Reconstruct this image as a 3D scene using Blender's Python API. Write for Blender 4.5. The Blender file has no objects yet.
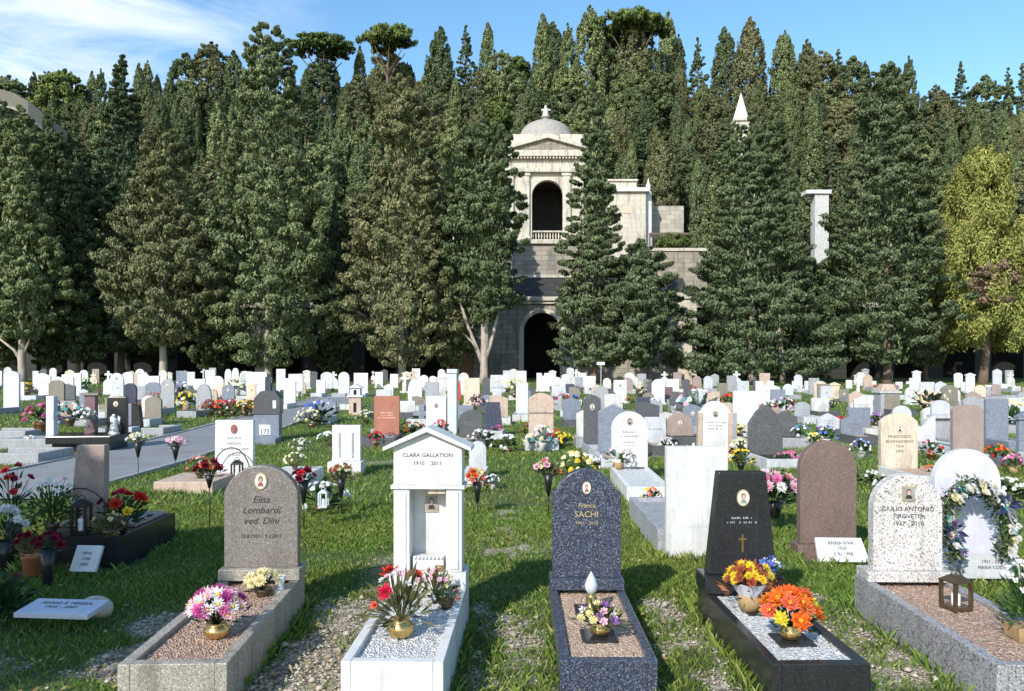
import bpy, math, random
import numpy as np
from mathutils import Vector, Matrix
PI = math.pi
R = math.radians
SC = bpy.context.scene
COL = SC.collection
random.seed(7)
F, HC, HOR = 780.0, 1.70, 368.0          # focal length in pixels, eye height, horizon row of the photograph

# ------------------------------------------------------------------ placing: survey of the photograph
def gz(y):
    """height of the burial field: level near the camera, rising very gently towards the trees"""
    return 0.0 if y < 20 else 0.012 * (min(y, 78) - 20)
def ydist(py, z=0.0):
    lo, hi = 2.0, 76.0
    f = lambda y: HOR + F * (HC - z - gz(y)) / y - py
    for _ in range(50):
        m = .5 * (lo + hi)
        if f(m) > 0: lo = m
        else: hi = m
    return .5 * (lo + hi)
def xat(px, y): return (px - 512.0) * y / F
def zat(py, y): return HC - (py - HOR) * y / F

# ------------------------------------------------------------------ mesh builder
class MB:
    def __init__(s): s.v = []; s.f = []; s.m = []; s.sm = []
    def add(s, vs, fs, m=0, smooth=False):
        o = len(s.v); s.v += [tuple(p) for p in vs]
        for f in fs: s.f.append([i + o for i in f]); s.m.append(m); s.sm.append(smooth)
        return s
    def box(s, x0, x1, y0, y1, z0, z1, m=0, taper=1.0, tz=None):
        cx, cy = (x0 + x1) / 2, (y0 + y1) / 2
        t = taper; ty = taper if tz is None else tz
        q = lambda x, c, k: c + (x - c) * k
        vs = [(x0, y0, z0), (x1, y0, z0), (x1, y1, z0), (x0, y1, z0),
              (q(x0, cx, t), q(y0, cy, ty), z1), (q(x1, cx, t), q(y0, cy, ty), z1), (q(x1, cx, t), q(y1, cy, ty), z1), (q(x0, cx, t), q(y1, cy, ty), z1)]
        return s.add(vs, [(0, 3, 2, 1), (4, 5, 6, 7), (0, 1, 5, 4), (1, 2, 6, 5), (2, 3, 7, 6), (3, 0, 4, 7)], m)
    def prism(s, prof, y0, y1, m=0):
        """profile of (x, z) going counter-clockwise seen from the front (-Y), pushed back from y0 to y1"""
        n = len(prof)
        vs = [(x, y0, z) for x, z in prof] + [(x, y1, z) for x, z in prof]
        fs = [list(range(n)), list(range(2 * n - 1, n - 1, -1))]
        fs += [(i + n, (i + 1) % n + n, (i + 1) % n, i) for i in range(n)]
        return s.add(vs, fs, m)
    def prism_z(s, prof, z0, z1, m=0):
        n = len(prof)
        vs = [(x, y, z0) for x, y in prof] + [(x, y, z1) for x, y in prof]
        fs = [list(range(n - 1, -1, -1)), list(range(n, 2 * n))]
        fs += [(i, (i + 1) % n, (i + 1) % n + n, i + n) for i in range(n)]
        return s.add(vs, fs, m)
    def lathe(s, prof, c=(0, 0, 0), seg=16, m=0, smooth=True, sy=1.0):
        n = len(prof); vs = []
        for r, z in prof:
            for k in range(seg):
                a = 2 * PI * k / seg
                vs.append((c[0] + r * math.cos(a), c[1] + r * math.sin(a) * sy, c[2] + z))
        fs = []
        for i in range(n - 1):
            for k in range(seg):
                k2 = (k + 1) % seg
                fs.append((i * seg + k, i * seg + k2, (i + 1) * seg + k2, (i + 1) * seg + k))
        s.add(vs, fs, m, smooth)
        return s.add(vs[:seg], [list(range(seg - 1, -1, -1))], m).add(vs[-seg:], [list(range(seg))], m)
    def tube(s, pts, r, seg=6, m=0, smooth=True):
        pts = [Vector(p) for p in pts]
        rs = r if isinstance(r, (list, tuple)) else [r] * len(pts)
        vs = []
        for i, p in enumerate(pts):
            d = (pts[min(i + 1, len(pts) - 1)] - pts[max(i - 1, 0)]).normalized()
            u = d.cross(Vector((0, 1, 0.01)) if abs(d.y) < .9 else Vector((1, 0, 0))).normalized(); w = d.cross(u)
            for k in range(seg):
                a = 2 * PI * k / seg
                vs.append(p + (u * math.cos(a) + w * math.sin(a)) * rs[i])
        fs = []
        for i in range(len(pts) - 1):
            for k in range(seg):
                k2 = (k + 1) % seg
                fs.append((i * seg + k2, i * seg + k, (i + 1) * seg + k, (i + 1) * seg + k2))
        fs2 = [list(range(seg)), list(range(len(vs) - 1, len(vs) - seg - 1, -1))]
        s.add(vs, fs + fs2, m, smooth)
        return s
    def ball(s, c, r, seg=10, rings=6, m=0, sc=(1, 1, 1)):
        prof = [(max(1e-3, math.sin(PI * i / rings)) * r, -math.cos(PI * i / rings) * r * sc[2]) for i in range(rings + 1)]
        o = len(s.v); s.lathe([(a * sc[0], b) for a, b in prof], c, seg, m, True, sc[1] / sc[0]); return s
    def build(s, name, mats, parent=None, bevel=0.0, loc=(0, 0, 0), smooth=None):
        me = bpy.data.meshes.new(name)
        me.from_pydata(s.v, [], s.f)
        if not isinstance(mats, (list, tuple)): mats = [mats]
        for m in mats: me.materials.append(m)
        me.polygons.foreach_set('material_index', s.m)
        me.polygons.foreach_set('use_smooth', s.sm if smooth is None else [smooth] * len(s.f))
        me.update()
        return link(name, me, parent, loc, bevel)
def link(name, me, parent=None, loc=(0, 0, 0), bevel=0.0):
    o = bpy.data.objects.new(name, me); COL.objects.link(o); o.location = loc
    if parent: o.parent = parent
    if bevel > 0:
        b = o.modifiers.new('bevel', 'BEVEL'); b.width = bevel; b.segments = 2; b.limit_method = 'ANGLE'; b.angle_limit = R(35)
    return o
def tag(o, label=None, cat=None, group=None, kind=None):
    if label: o['label'] = label
    if cat: o['category'] = cat
    if group: o['group'] = group
    if kind: o['kind'] = kind
    return o
def thing(name, label, cat, loc, rz=0.0, group=None, tilt=(0, 0)):
    o = bpy.data.objects.new(name, None); COL.objects.link(o); o.empty_display_size = .1
    o.location = loc; o.rotation_euler = (tilt[0], tilt[1], rz)
    return tag(o, label, cat, group)
def quads_mesh(name, V, mats, tri=False):
    """V: array (n, 4 or 3, 3): loose faces, made fast"""
    n, k = V.shape[0], V.shape[1]
    me = bpy.data.meshes.new(name)
    me.vertices.add(n * k); me.vertices.foreach_set('co', V.reshape(-1).astype(np.float32))
    me.loops.add(n * k); me.loops.foreach_set('vertex_index', np.arange(n * k, dtype=np.int32))
    me.polygons.add(n); me.polygons.foreach_set('loop_start', np.arange(0, n * k, k, dtype=np.int32))
    me.polygons.foreach_set('loop_total', np.full(n, k, dtype=np.int32))
    for m in (mats if isinstance(mats, (list, tuple)) else [mats]): me.materials.append(m)
    me.update(); me.validate()
    return me

# ------------------------------------------------------------------ materials
class NT:
    def __init__(s, name):
        s.mat = bpy.data.materials.new(name); s.mat.use_nodes = True
        s.t = s.mat.node_tree; s.b = s.t.nodes['Principled BSDF']
    def n(s, t, **kw):
        x = s.t.nodes.new(t)
        for k, v in kw.items():
            if k in x.inputs: x.inputs[k].default_value = v
            else: setattr(x, k, v)
        return x
    def l(s, a, b): s.t.links.new(a, b)
    def ramp(s, fac, stops, interp='LINEAR'):
        r = s.n('ShaderNodeValToRGB'); r.color_ramp.interpolation = interp
        e = r.color_ramp.elements
        while len(e) < len(stops): e.new(.5)
        for i, (p, c) in enumerate(stops):
            e[i].position = p; e[i].color = (c[0], c[1], c[2], 1)
        s.l(fac, r.inputs[0]); return r.outputs[0]
    def mix(s, fac, a, b, mode='MIX'):
        x = s.n('ShaderNodeMix', data_type='RGBA', blend_type=mode)
        for i, v in ((0, fac), (6, a), (7, b)):
            if hasattr(v, 'is_linked'): s.l(v, x.inputs[i])
            else: x.inputs[i].default_value = v if i == 0 else (v[0], v[1], v[2], 1)
        return x.outputs[2]
    def bump(s, h, st, dist=.01):
        b = s.n('ShaderNodeBump', Strength=st, Distance=dist); s.l(h, b.inputs['Height']); s.l(b.outputs[0], s.b.inputs['Normal'])
MATS = {}
def mul(c, k): return tuple(min(1, x * k) for x in c)
def plain(name, c, rough=.6, metal=0.0, spec=.5, trans=0.0):
    if name in MATS: return MATS[name]
    t = NT(name); n = t.n('ShaderNodeTexNoise', Scale=14.0, Detail=4.0)
    co = t.n('ShaderNodeTexCoord'); t.l(co.outputs['Object'], n.inputs['Vector'])
    t.l(t.ramp(n.outputs[0], [(.3, mul(c, .8)), (.7, mul(c, 1.12))]), t.b.inputs['Base Color'])
    t.b.inputs['Roughness'].default_value = rough; t.b.inputs['Metallic'].default_value = metal
    t.b.inputs['Specular IOR Level'].default_value = spec
    if trans: t.b.inputs['Transmission Weight'].default_value = trans
    MATS[name] = t.mat; return t.mat
def stone(name, c, speck=(), scale=120.0, rough=.5, stain=.25, dirt=(.10, .085, .06), vein=0.0, spec=.4, joints=0.0):
    """quarried stone: crystal specks, cloudy tone, streaks of weathering"""
    t = NT(name); co = t.n('ShaderNodeTexCoord')
    P = co.outputs['Object']
    col = t.mix(0.0, c, c)
    n0 = t.n('ShaderNodeTexNoise', Scale=5.0, Detail=5.0, Roughness=.6); t.l(P, n0.inputs['Vector'])
    col = t.ramp(n0.outputs[0], [(.3, mul(c, .86)), (.7, mul(c, 1.1))])
    for i, (sc, amt) in enumerate(speck):
        v = t.n('ShaderNodeTexVoronoi', Scale=scale * (1 + .7 * i)); t.l(P, v.inputs['Vector'])
        sep = t.n('ShaderNodeSeparateColor'); t.l(v.outputs['Color'], sep.inputs[0])
        fac = t.ramp(sep.outputs[i % 3], [(max(0, 1 - amt - .03), (0, 0, 0)), (1 - amt, (1, 1, 1))])
        col = t.mix(fac, col, sc)
    if vein:
        w = t.n('ShaderNodeTexNoise', Scale=2.2, Detail=9.0, Roughness=.7, Distortion=1.6); t.l(P, w.inputs['Vector'])
        f = t.ramp(w.outputs[0], [(.47, (0, 0, 0)), (.5, (vein,) * 3), (.53, (0, 0, 0))])
        col = t.mix(f, col, mul(c, .45))
    if joints:
        sx = t.n('ShaderNodeSeparateXYZ'); t.l(P, sx.inputs[0]); ad = t.n('ShaderNodeMath', operation='ADD'); t.l(sx.outputs[0], ad.inputs[0]); t.l(sx.outputs[1], ad.inputs[1])
        cx_ = t.n('ShaderNodeCombineXYZ'); t.l(ad.outputs[0], cx_.inputs[0]); t.l(sx.outputs[2], cx_.inputs[1])
        br = t.n('ShaderNodeTexBrick', Scale=1.0); br.inputs['Mortar Size'].default_value = .022; br.inputs['Brick Width'].default_value = 1.15; br.inputs['Row Height'].default_value = .48
        br.inputs['Color1'].default_value = (.72, .72, .72, 1); br.inputs['Color2'].default_value = (1.12, 1.1, 1.06, 1); br.inputs['Mortar'].default_value = (.42, .4, .38, 1)
        t.l(cx_.outputs[0], br.inputs['Vector']); col = t.mix(joints, col, t.mix(1.0, col, br.outputs['Color'], 'MULTIPLY'))
    mp = t.n('ShaderNodeMapping'); mp.inputs['Scale'].default_value = (9, 9, 1.3) if not joints else (2.2, 2.2, .35); t.l(P, mp.inputs['Vector'])
    n2 = t.n('ShaderNodeTexNoise', Scale=1.0, Detail=7.0, Roughness=.65); t.l(mp.outputs[0], n2.inputs['Vector'])
    f = t.ramp(n2.outputs[0], [(.50, (0, 0, 0)), (.74, (stain * 1.6,) * 3)])
    col = t.mix(f, col, dirt)
    t.l(col, t.b.inputs['Base Color'])
    t.b.inputs['Roughness'].default_value = rough; t.b.inputs['Specular IOR Level'].default_value = spec
    nb = t.n('ShaderNodeTexNoise', Scale=60.0, Detail=5.0); t.l(P, nb.inputs['Vector'])
    t.bump(nb.outputs[0], .12 if rough > .3 else .02, .004)
    MATS[name] = t.mat; return t.mat
def leafy(name, stops, rough=.75, obj_var=.35, spec=.25, transl=.0):
    """foliage: every leaf clump gets its own tone, every copy of a plant a slight shift"""
    t = NT(name); g = t.n('ShaderNodeNewGeometry')
    col = t.ramp(g.outputs['Random Per Island'], stops)
    oi = t.n('ShaderNodeObjectInfo'); h = t.n('ShaderNodeHueSaturation')
    mr = t.n('ShaderNodeMapRange'); mr.inputs['To Min'].default_value = 1 - obj_var; mr.inputs['To Max'].default_value = 1 + obj_var
    t.l(oi.outputs['Random'], mr.inputs['Value']); t.l(mr.outputs[0], h.inputs['Value'])
    m2 = t.n('ShaderNodeMath', operation='MULTIPLY_ADD'); t.l(oi.outputs['Random'], m2.inputs[0]); m2.inputs[1].default_value = -.025; m2.inputs[2].default_value = .512
    t.l(m2.outputs[0], h.inputs['Hue'])
    t.l(col, h.inputs['Color']); t.l(h.outputs[0], t.b.inputs['Base Color'])
    t.b.inputs['Roughness'].default_value = rough; t.b.inputs['Specular IOR Level'].default_value = spec
    if transl:
        tr = t.n('ShaderNodeBsdfTranslucent'); t.l(h.outputs[0], tr.inputs['Color'])
        ms = t.n('ShaderNodeMixShader'); ms.inputs[0].default_value = transl
        out = t.t.nodes['Material Output']; t.l(t.b.outputs[0], ms.inputs[1]); t.l(tr.outputs[0], ms.inputs[2]); t.l(ms.outputs[0], out.inputs['Surface'])
    MATS[name] = t.mat; return t.mat

BLK = (.02, .02, .022)
stone('white_marble', (.66, .645, .62), rough=.5, stain=.30, vein=.14, dirt=(.27, .255, .22))
stone('old_white_marble', (.58, .56, .52), rough=.6, stain=.45, vein=.12, dirt=(.16, .15, .13))
stone('grey_stone', (.33, .33, .34), [((.18, .18, .19), .25), ((.5, .5, .5), .15)], 130, .5, .25)
stone('dark_grey_granite', (.10, .10, .105), [((.2, .2, .21), .2), (BLK, .25)], 150, .35, .15)
stone('blue_grey_granite', (.20, .225, .28), [((.36, .38, .42), .2), ((.07, .08, .1), .2)], 140, .4, .2)
stone('blue_black_granite', (.05, .058, .088), [((.10, .115, .165), .28), ((.26, .28, .34), .06), ((.02, .022, .03), .3)], 105, .22, .08, dirt=(.16, .15, .14))
stone('black_granite', (.022, .023, .024), [((.036, .036, .038), .2)], 180, .2, .08, dirt=(.07, .065, .055))
stone('brown_granite', (.205, .178, .158), [((.30, .265, .24), .25), ((.10, .085, .075), .25)], 170, .42, .4)
stone('curb_granite', (.36, .32, .26), [((.5, .46, .4), .25), ((.14, .12, .1), .25)], 150, .5, .5)
stone('red_granite', (.180, .120, .102), [((.26, .175, .15), .25), ((.09, .06, .05), .22)], 160, .45, .35)
stone('terrazzo', (.60, .57, .54), [((.15, .13, .12), .20), ((.42, .33, .29), .2), ((.75, .73, .7), .15)], 125, .5, .35)
stone('grey_terrazzo', (.27, .27, .28), [((.12, .12, .12), .22), ((.45, .42, .4), .2)], 95, .5, .3)
stone('beige_stone', (.66, .55, .42), [((.5, .4, .3), .2)], 140, .6, .4)
stone('pink_stone', (.33, .245, .21), [((.43, .34, .30), .2), ((.22, .15, .13), .2)], 150, .5, .2)
stone('tan_stone', (.50, .37, .28), [((.6, .46, .37), .2)], 130, .6, .3, vein=.3)
stone('brick_red_stone', (.36, .135, .085), [((.46, .2, .13), .2)], 120, .5, .2)
stone('olive_stone', (.20, .175, .13), [((.3, .27, .22), .2)], 120, .6, .3)
stone('lavender_marble', (.60, .59, .66), rough=.5, stain=.12)
stone('green_white_marble', (.58, .66, .58), rough=.5, stain=.15)
stone('peach_stone', (.74, .50, .36), rough=.6, stain=.1)
stone('pale_grey_marble', (.52, .52, .53), rough=.5, stain=.25, vein=.2)
stone('purple_stone', (.16, .09, .10), [((.24, .15, .16), .2)], 120, .4, .1)
stone('chapel_stone', (.60, .54, .44), scale=3, rough=.8, stain=.62, dirt=(.17, .155, .13), joints=.35)
stone('tan_wall', (.34, .29, .23), scale=3, rough=.85, stain=.5, dirt=(.14, .12, .10))
stone('dome_stone', (.36, .33, .29), scale=3, rough=.8, stain=.6, dirt=(.12, .11, .09))
stone('weathered_wall', (.35, .31, .25), scale=3, rough=.85, stain=.6, dirt=(.09, .085, .075), joints=.9)
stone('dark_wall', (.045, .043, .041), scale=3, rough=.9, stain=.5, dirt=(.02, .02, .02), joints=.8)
stone('warm_wall', (.46, .41, .34), scale=3, rough=.85, stain=.6, dirt=(.17, .15, .12), joints=.7)
plain('interior_shade', (.010, .0095, .009), .95)  # near-black colour stands in for the shade inside arches and niches
plain('brass', (.62, .42, .16), .28, .9)
plain('bronze', (.16, .11, .06), .4, .7)
plain('black_iron', (.012, .012, .013), .4, .3)
plain('black_plastic', (.014, .014, .015), .35)
plain('terracotta', (.52, .20, .10), .8)
plain('wood_brown', (.22, .11, .05), .6)
plain('ink', (.03, .028, .026), .6)
plain('gilt', (.60, .47, .24), .4, .4)
plain('faint_ink', (.17, .165, .16), .7)
plain('skin', (.60, .36, .27), .4)
plain('hair', (.05, .03, .02), .4)
plain('porcelain', (.75, .70, .62), .2)
plain('coat', (.28, .09, .08), .5)
plain('photo_grey', (.30, .29, .28), .3)
plain('candle_white', (.8, .78, .7), .4)
plain('red_book', (.45, .06, .04), .5)
plain('lamp_orange', (.75, .33, .06), .4)
plain('glass_grey', (.55, .58, .6), .08, 0, .6)
plain('foil_pale', (.75, .72, .78), .25, .1)
plain('foil_blue', (.08, .17, .5), .3, .1)
plain('ribbon_navy', (.02, .022, .06), .4)
plain('basket', (.36, .24, .11), .7)
def bedmat(name, cols, scale=90):
    t = NT(name); co = t.n('ShaderNodeTexCoord')
    v = t.n('ShaderNodeTexVoronoi', Scale=scale); t.l(co.outputs['Object'], v.inputs['Vector'])
    sep = t.n('ShaderNodeSeparateColor'); t.l(v.outputs['Color'], sep.inputs[0])
    n = len(cols)
    t.l(t.ramp(sep.outputs[0], [(i / n, c) for i, c in enumerate(cols)], 'CONSTANT'), t.b.inputs['Base Color'])
    t.b.inputs['Roughness'].default_value = .8
    t.bump(v.outputs['Distance'], 1.0, .02).__class__
    MATS[name] = t.mat; return t.mat
bedmat('pink_chips', [(.50, .30, .21), (.62, .42, .31), (.44, .28, .2), (.66, .51, .40), (.36, .21, .15)])
bedmat('white_chips', [(.78, .77, .74), (.70, .69, .67), (.82, .81, .79), (.56, .55, .53)])
bedmat('tan_chips', [(.66, .46, .32), (.60, .40, .27), (.72, .57, .43), (.52, .36, .25)])
bedmat('grey_chips', [(.52, .51, .49), (.40, .39, .37), (.62, .61, .58), (.3, .29, .28)])
PET = {'white': (.78, .76, .72), 'pink': (.70, .17, .36), 'pale_pink': (.78, .45, .52), 'magenta': (.42, .05, .22), 'red': (.58, .02, .03),
       'dark_red': (.17, .01, .025), 'orange': (.78, .17, .02), 'yellow': (.80, .58, .04), 'cream': (.78, .70, .38), 'purple': (.28, .12, .36),
       'blue': (.10, .17, .5), 'rust': (.30, .085, .03), 'teal': (.10, .34, .33), 'coral': (.72, .16, .08)}
for k, c in PET.items():
    leafy('petal_' + k, [(0, mul(c, .75)), (.5, c), (1, mul(c, 1.18))], .55, .12, .2, .25)
leafy('leaf_green', [(0, (.025, .06, .015)), (.5, (.05, .11, .028)), (1, (.10, .17, .05))], .5, .15, .4, .2)
leafy('leaf_dark', [(0, (.012, .03, .012)), (1, (.04, .075, .025))], .5, .1, .4, .1)
leafy('leaf_olive', [(0, (.07, .075, .03)), (1, (.2, .19, .08))], .6, .1, .3, .2)
leafy('leaf_grey', [(0, (.10, .14, .12)), (1, (.28, .34, .3))], .6, .1, .3, .1)
leafy('leaf_rust', [(0, (.10, .03, .015)), (1, (.34, .12, .05))], .6, .1, .3, .1)
leafy('leaf_wreath', [(0, (.02, .04, .015)), (.6, (.09, .12, .05)), (1, (.22, .24, .12))], .6, .1, .3, .1)
# crowns of the trees
leafy('cypress_dark', [(0, (0.045, 0.063, 0.026)), (0.5, (0.103, 0.136, 0.056)), (1, (0.211, 0.251, 0.117))], .8, .3)
leafy('cypress_olive', [(0, (0.066, 0.086, 0.032)), (0.5, (0.15, 0.187, 0.074)), (1, (0.291, 0.333, 0.15))], .8, .3)
leafy('cypress_brown', [(0, (0.058, 0.065, 0.028)), (0.5, (0.128, 0.142, 0.061)), (0.85, (0.218, 0.228, 0.102)), (1, (0.236, 0.183, 0.102))], .8, .18)
leafy('cedar_blue', [(0, (0.033, 0.048, 0.023)), (0.5, (0.082, 0.113, 0.051)), (1, (0.182, 0.222, 0.107))], .8, .15)
leafy('cedar_yellow', [(0, (0.108, 0.126, 0.026)), (0.5, (0.258, 0.276, 0.066)), (0.85, (0.384, 0.384, 0.108)), (1, (0.408, 0.312, 0.108))], .8, .05)
leafy('pine_green', [(0, (0.04, 0.065, 0.015)), (0.5, (0.09, 0.135, 0.032)), (1, (0.17, 0.21, 0.055))], .8, .15)
leafy('dry_twigs', [(0, (0.12, 0.085, 0.05)), (1, (0.27, 0.205, 0.13))], .9, .0)
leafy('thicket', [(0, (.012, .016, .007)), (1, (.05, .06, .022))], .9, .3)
stone('pale_bark', (.40, .33, .27), scale=20, rough=.9, stain=.5)
stone('brown_bark', (.17, .12, .085), scale=20, rough=.95, stain=.5)
M = MATS

# ------------------------------------------------------------------ numpy value noise for masks
_rng = np.random.default_rng(3)
_T = _rng.random((256, 256))
def vnoise(x, y, s=1.0):
    x = np.asarray(x) * s; y = np.asarray(y) * s
    xi = np.floor(x).astype(int); yi = np.floor(y).astype(int); fx = x - xi; fy = y - yi
    fx = fx * fx * (3 - 2 * fx); fy = fy * fy * (3 - 2 * fy)
    g = lambda a, b: _T[a % 256, b % 256]
    return (g(xi, yi) * (1 - fx) + g(xi + 1, yi) * fx) * (1 - fy) + (g(xi, yi + 1) * (1 - fx) + g(xi + 1, yi + 1) * fx) * fy
def fbm(x, y, s=1.0): return .5 * vnoise(x, y, s) + .3 * vnoise(x + 31, y + 17, s * 2.3) + .2 * vnoise(x + 7, y + 71, s * 5.1)

# ------------------------------------------------------------------ small parts shared by the graves
def text_mesh(lines, size, parent, y, z, mat, x=0.0, shear=0.0, gap=1.25, name='inscription', sx=1.0, lean=0.0):
    """lettering cut into the front of a stone; lines centred on x, first baseline at z"""
    cu = bpy.data.curves.new(name, 'FONT'); cu.body = '\n'.join(lines); cu.size = size; cu.align_x = 'CENTER'
    cu.space_line = gap; cu.extrude = .0012; cu.shear = shear; cu.resolution_u = 2
    tmp = bpy.data.objects.new('tmp_text', cu); COL.objects.link(tmp)
    bpy.context.view_layer.update()
    me = bpy.data.meshes.new_from_object(tmp.evaluated_get(bpy.context.evaluated_depsgraph_get()))
    bpy.data.objects.remove(tmp); bpy.data.curves.remove(cu)
    me.transform(Matrix.Translation((x, y, z)) @ Matrix.Rotation(PI / 2 + lean, 4, 'X') @ Matrix.Diagonal((sx, 1, 1, 1)))
    me.name = name; me.materials.clear(); me.materials.append(mat)
    return link(name, me, parent)
def dashes(parent, y, z, w, rows, h, mat, seed=0, x=0.0):
    """lettering too fine to read: rows of short strokes"""
    rg = random.Random(seed); mb = MB()
    for r_ in range(rows):
        zz = z - r_ * h * 2.1; ww = w * rg.uniform(.55, 1.0); a = -ww / 2
        while a < ww / 2:
            l = rg.uniform(.5, 1.1) * h
            if rg.random() < .85: mb.box(x + a, x + a + l * .55, y - .001, y + .002, zz, zz + h * rg.uniform(.7, 1))
            a += l
    return mb.build('inscription', mat, parent)
def portrait(parent, x, y, z, w, h, mat='porcelain', coat='coat', square=False):
    """enamel photograph fixed to a stone: rim, backing and the sitter's head and shoulders"""
    mb = MB()
    if square:
        mb.box(x - w / 2, x + w / 2, y - .008, y, z - h / 2, z + h / 2, 3)
        mb.box(x - w * .43, x + w * .43, y - .010, y - .0082, z - h * .43, z + h * .43, 0)
    else:
        el = lambda k: [(x + math.cos(a) * w / 2 * k, z + math.sin(a) * h / 2 * k) for a in [2 * PI * i / 24 for i in range(24)]]
        mb.prism(el(1), y - .008, y, 3); mb.prism(el(.86), y - .010, y - .0082, 0)
    q = .8 if not square else .82
    sh = [(x - w * .3 * q, z - h * .40 * q), (x + w * .3 * q, z - h * .40 * q), (x + w * .26 * q, z - h * .2 * q), (x + w * .1 * q, z - h * .08 * q), (x - w * .1 * q, z - h * .08 * q), (x - w * .26 * q, z - h * .2 * q)]
    mb.prism(sh, y - .0112, y - .0102, 2)
    e2 = lambda cx, cz, a, b: [(cx + math.cos(t) * a, cz + math.sin(t) * b) for t in [2 * PI * i / 14 for i in range(14)]]
    mb.prism(e2(x, z + h * .13 * q, w * .22 * q, h * .24 * q), y - .0122, y - .0114, 4)
    mb.prism(e2(x, z + h * .08 * q, w * .16 * q, h * .19 * q), y - .0132, y - .0124, 1)
    return mb.build('portrait', [M[mat], M['skin'], M[coat], M['gilt'], M['hair']], parent)
def outline(shape, w, h):
    a = w / 2
    arc = lambda cx, cz, r, t0, t1, n: [(cx + r * math.cos(t0 + (t1 - t0) * i / n), cz + r * math.sin(t0 + (t1 - t0) * i / n)) for i in range(n + 1)]
    if shape == 'flat': return [(-a, 0), (a, 0), (a, h), (-a, h)]
    if shape == 'round': return [(-a, 0), (a, 0)] + arc(0, h - a, a, 0, PI, 18)
    if shape == 'seg':
        s = .24 * w; r = (a * a + s * s) / (2 * s); t = math.asin(min(1, a / r))
        return [(-a, 0), (a, 0)] + arc(0, h - r, r, PI / 2 - t, PI / 2 + t, 14)
    if shape == 'arch':
        s = .37 * w; r = (a * a + s * s) / (2 * s); t = math.asin(min(1, a / r))
        return [(-a, 0), (a, 0)] + arc(0, h - r, r, PI / 2 - t, PI / 2 + t, 16)
    if shape == 'shoulder':
        b = a * .86; s = .72 * b; z0 = h - s - .012
        r = (b * b + s * s) / (2 * s); t = math.atan2(b, r - s) if r > s else PI / 2
        return [(-a, 0), (a, 0), (a, z0), (b, z0 + .012)] + arc(0, h - r, r, PI / 2 - t, PI / 2 + t, 14) + [(-a, z0)]
    if shape == 'gable': return [(-a, 0), (a, 0), (a, h - .5 * a), (0, h), (-a, h - .5 * a)]
    if shape == 'point': return [(-a, 0), (a, 0), (a, h - .55 * w), (.55 * a, h - .2 * w), (.12 * a, h), (-.12 * a, h), (-.55 * a, h - .2 * w), (-a, h - .55 * w)]
    if shape == 'clip': return [(-a, 0), (a, 0), (a, h - .3 * a), (.62 * a, h), (-.62 * a, h), (-a, h - .3 * a)]
    if shape == 'taper': return [(-a, 0), (a, 0), (.68 * a, h), (-.68 * a, h)]
    if shape == 'gothic': return [(-a, 0), (a, 0), (a, h - .9 * w)] + [(a * math.cos(PI / 2 * i / 6) ** .75 if i < 6 else 0.0, h - .9 * w + .9 * w * math.sin(PI / 2 * i / 6) ** 1.0) for i in range(1, 7)] + [(-a * math.cos(PI / 2 * i / 6) ** .75, h - .9 * w + .9 * w * math.sin(PI / 2 * i / 6)) for i in range(5, 0, -1)] + [(-a, h - .9 * w)]
    if shape == 'slant': return [(-a, 0), (a, 0), (a, h * .86), (-a * .2, h), (-a, h * .97)]
    if shape == 'notch': return [(-a, 0), (a, 0), (a, h), (.2 * a, h), (.12 * a, h - .22 * w), (-.12 * a, h - .22 * w), (-.2 * a, h), (-a, h)]
    if shape == 'cross':
        t = w * .16
        return [(-t, 0), (t, 0), (t, h - w * .62), (a, h - w * .62), (a, h - w * .34), (t, h - w * .34), (t, h), (-t, h), (-t, h - w * .34), (-a, h - w * .34), (-a, h - w * .62), (-t, h - w * .62)]
    if shape == 'wave':
        return [(-a, 0), (a, 0)] + [(a * (1 - 2 * i / 12), h * (.82 + .18 * math.cos(PI * (i / 12) * 1.35))) for i in range(13)][::-1][::-1]
    raise KeyError(shape)
RECTS = []          # footprints kept free of grass: x0, x1, y0, y1
def curb(parent, w, l, h, mat, bedname=None, rim=.055, y_back=.06, bedz=.03, rect=None):
    """kerb frame of a grave running from the headstone towards the camera (-Y) with its filling"""
    mb = MB(); a = w / 2; yb = y_back; yf = -l
    mb.box(-a, -a + rim, yf, yb, -.05, h); mb.box(a - rim, a, yf, yb, -.05, h)
    mb.box(-a + rim, a - rim, yf, yf + rim * 1.1, -.05, h); mb.box(-a + rim, a - rim, yb - rim * 1.4, yb, -.05, h)
    o = mb.build('kerb', mat, parent, .005)
    if bedname:
        n = 26; m = 60
        V = []; rg = np.random.default_rng(int(abs(w * 1e4 + l * 1e3)))
        b = MB(); vs = []; fs = []
        for j in range(m + 1):
            for i in range(n + 1):
                vs.append((-a + rim + (w - 2 * rim) * i / n, yf + rim + (l + yb - 2.4 * rim) * j / m, h - bedz + rg.normal(0, .0035)))
        for j in range(m):
            for i in range(n): k = j * (n + 1) + i; fs.append((k, k + 1, k + n + 2, k + n + 1))
        b.add(vs, fs); b.build('gravel_bed', M[bedname], parent)
    return o
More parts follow.
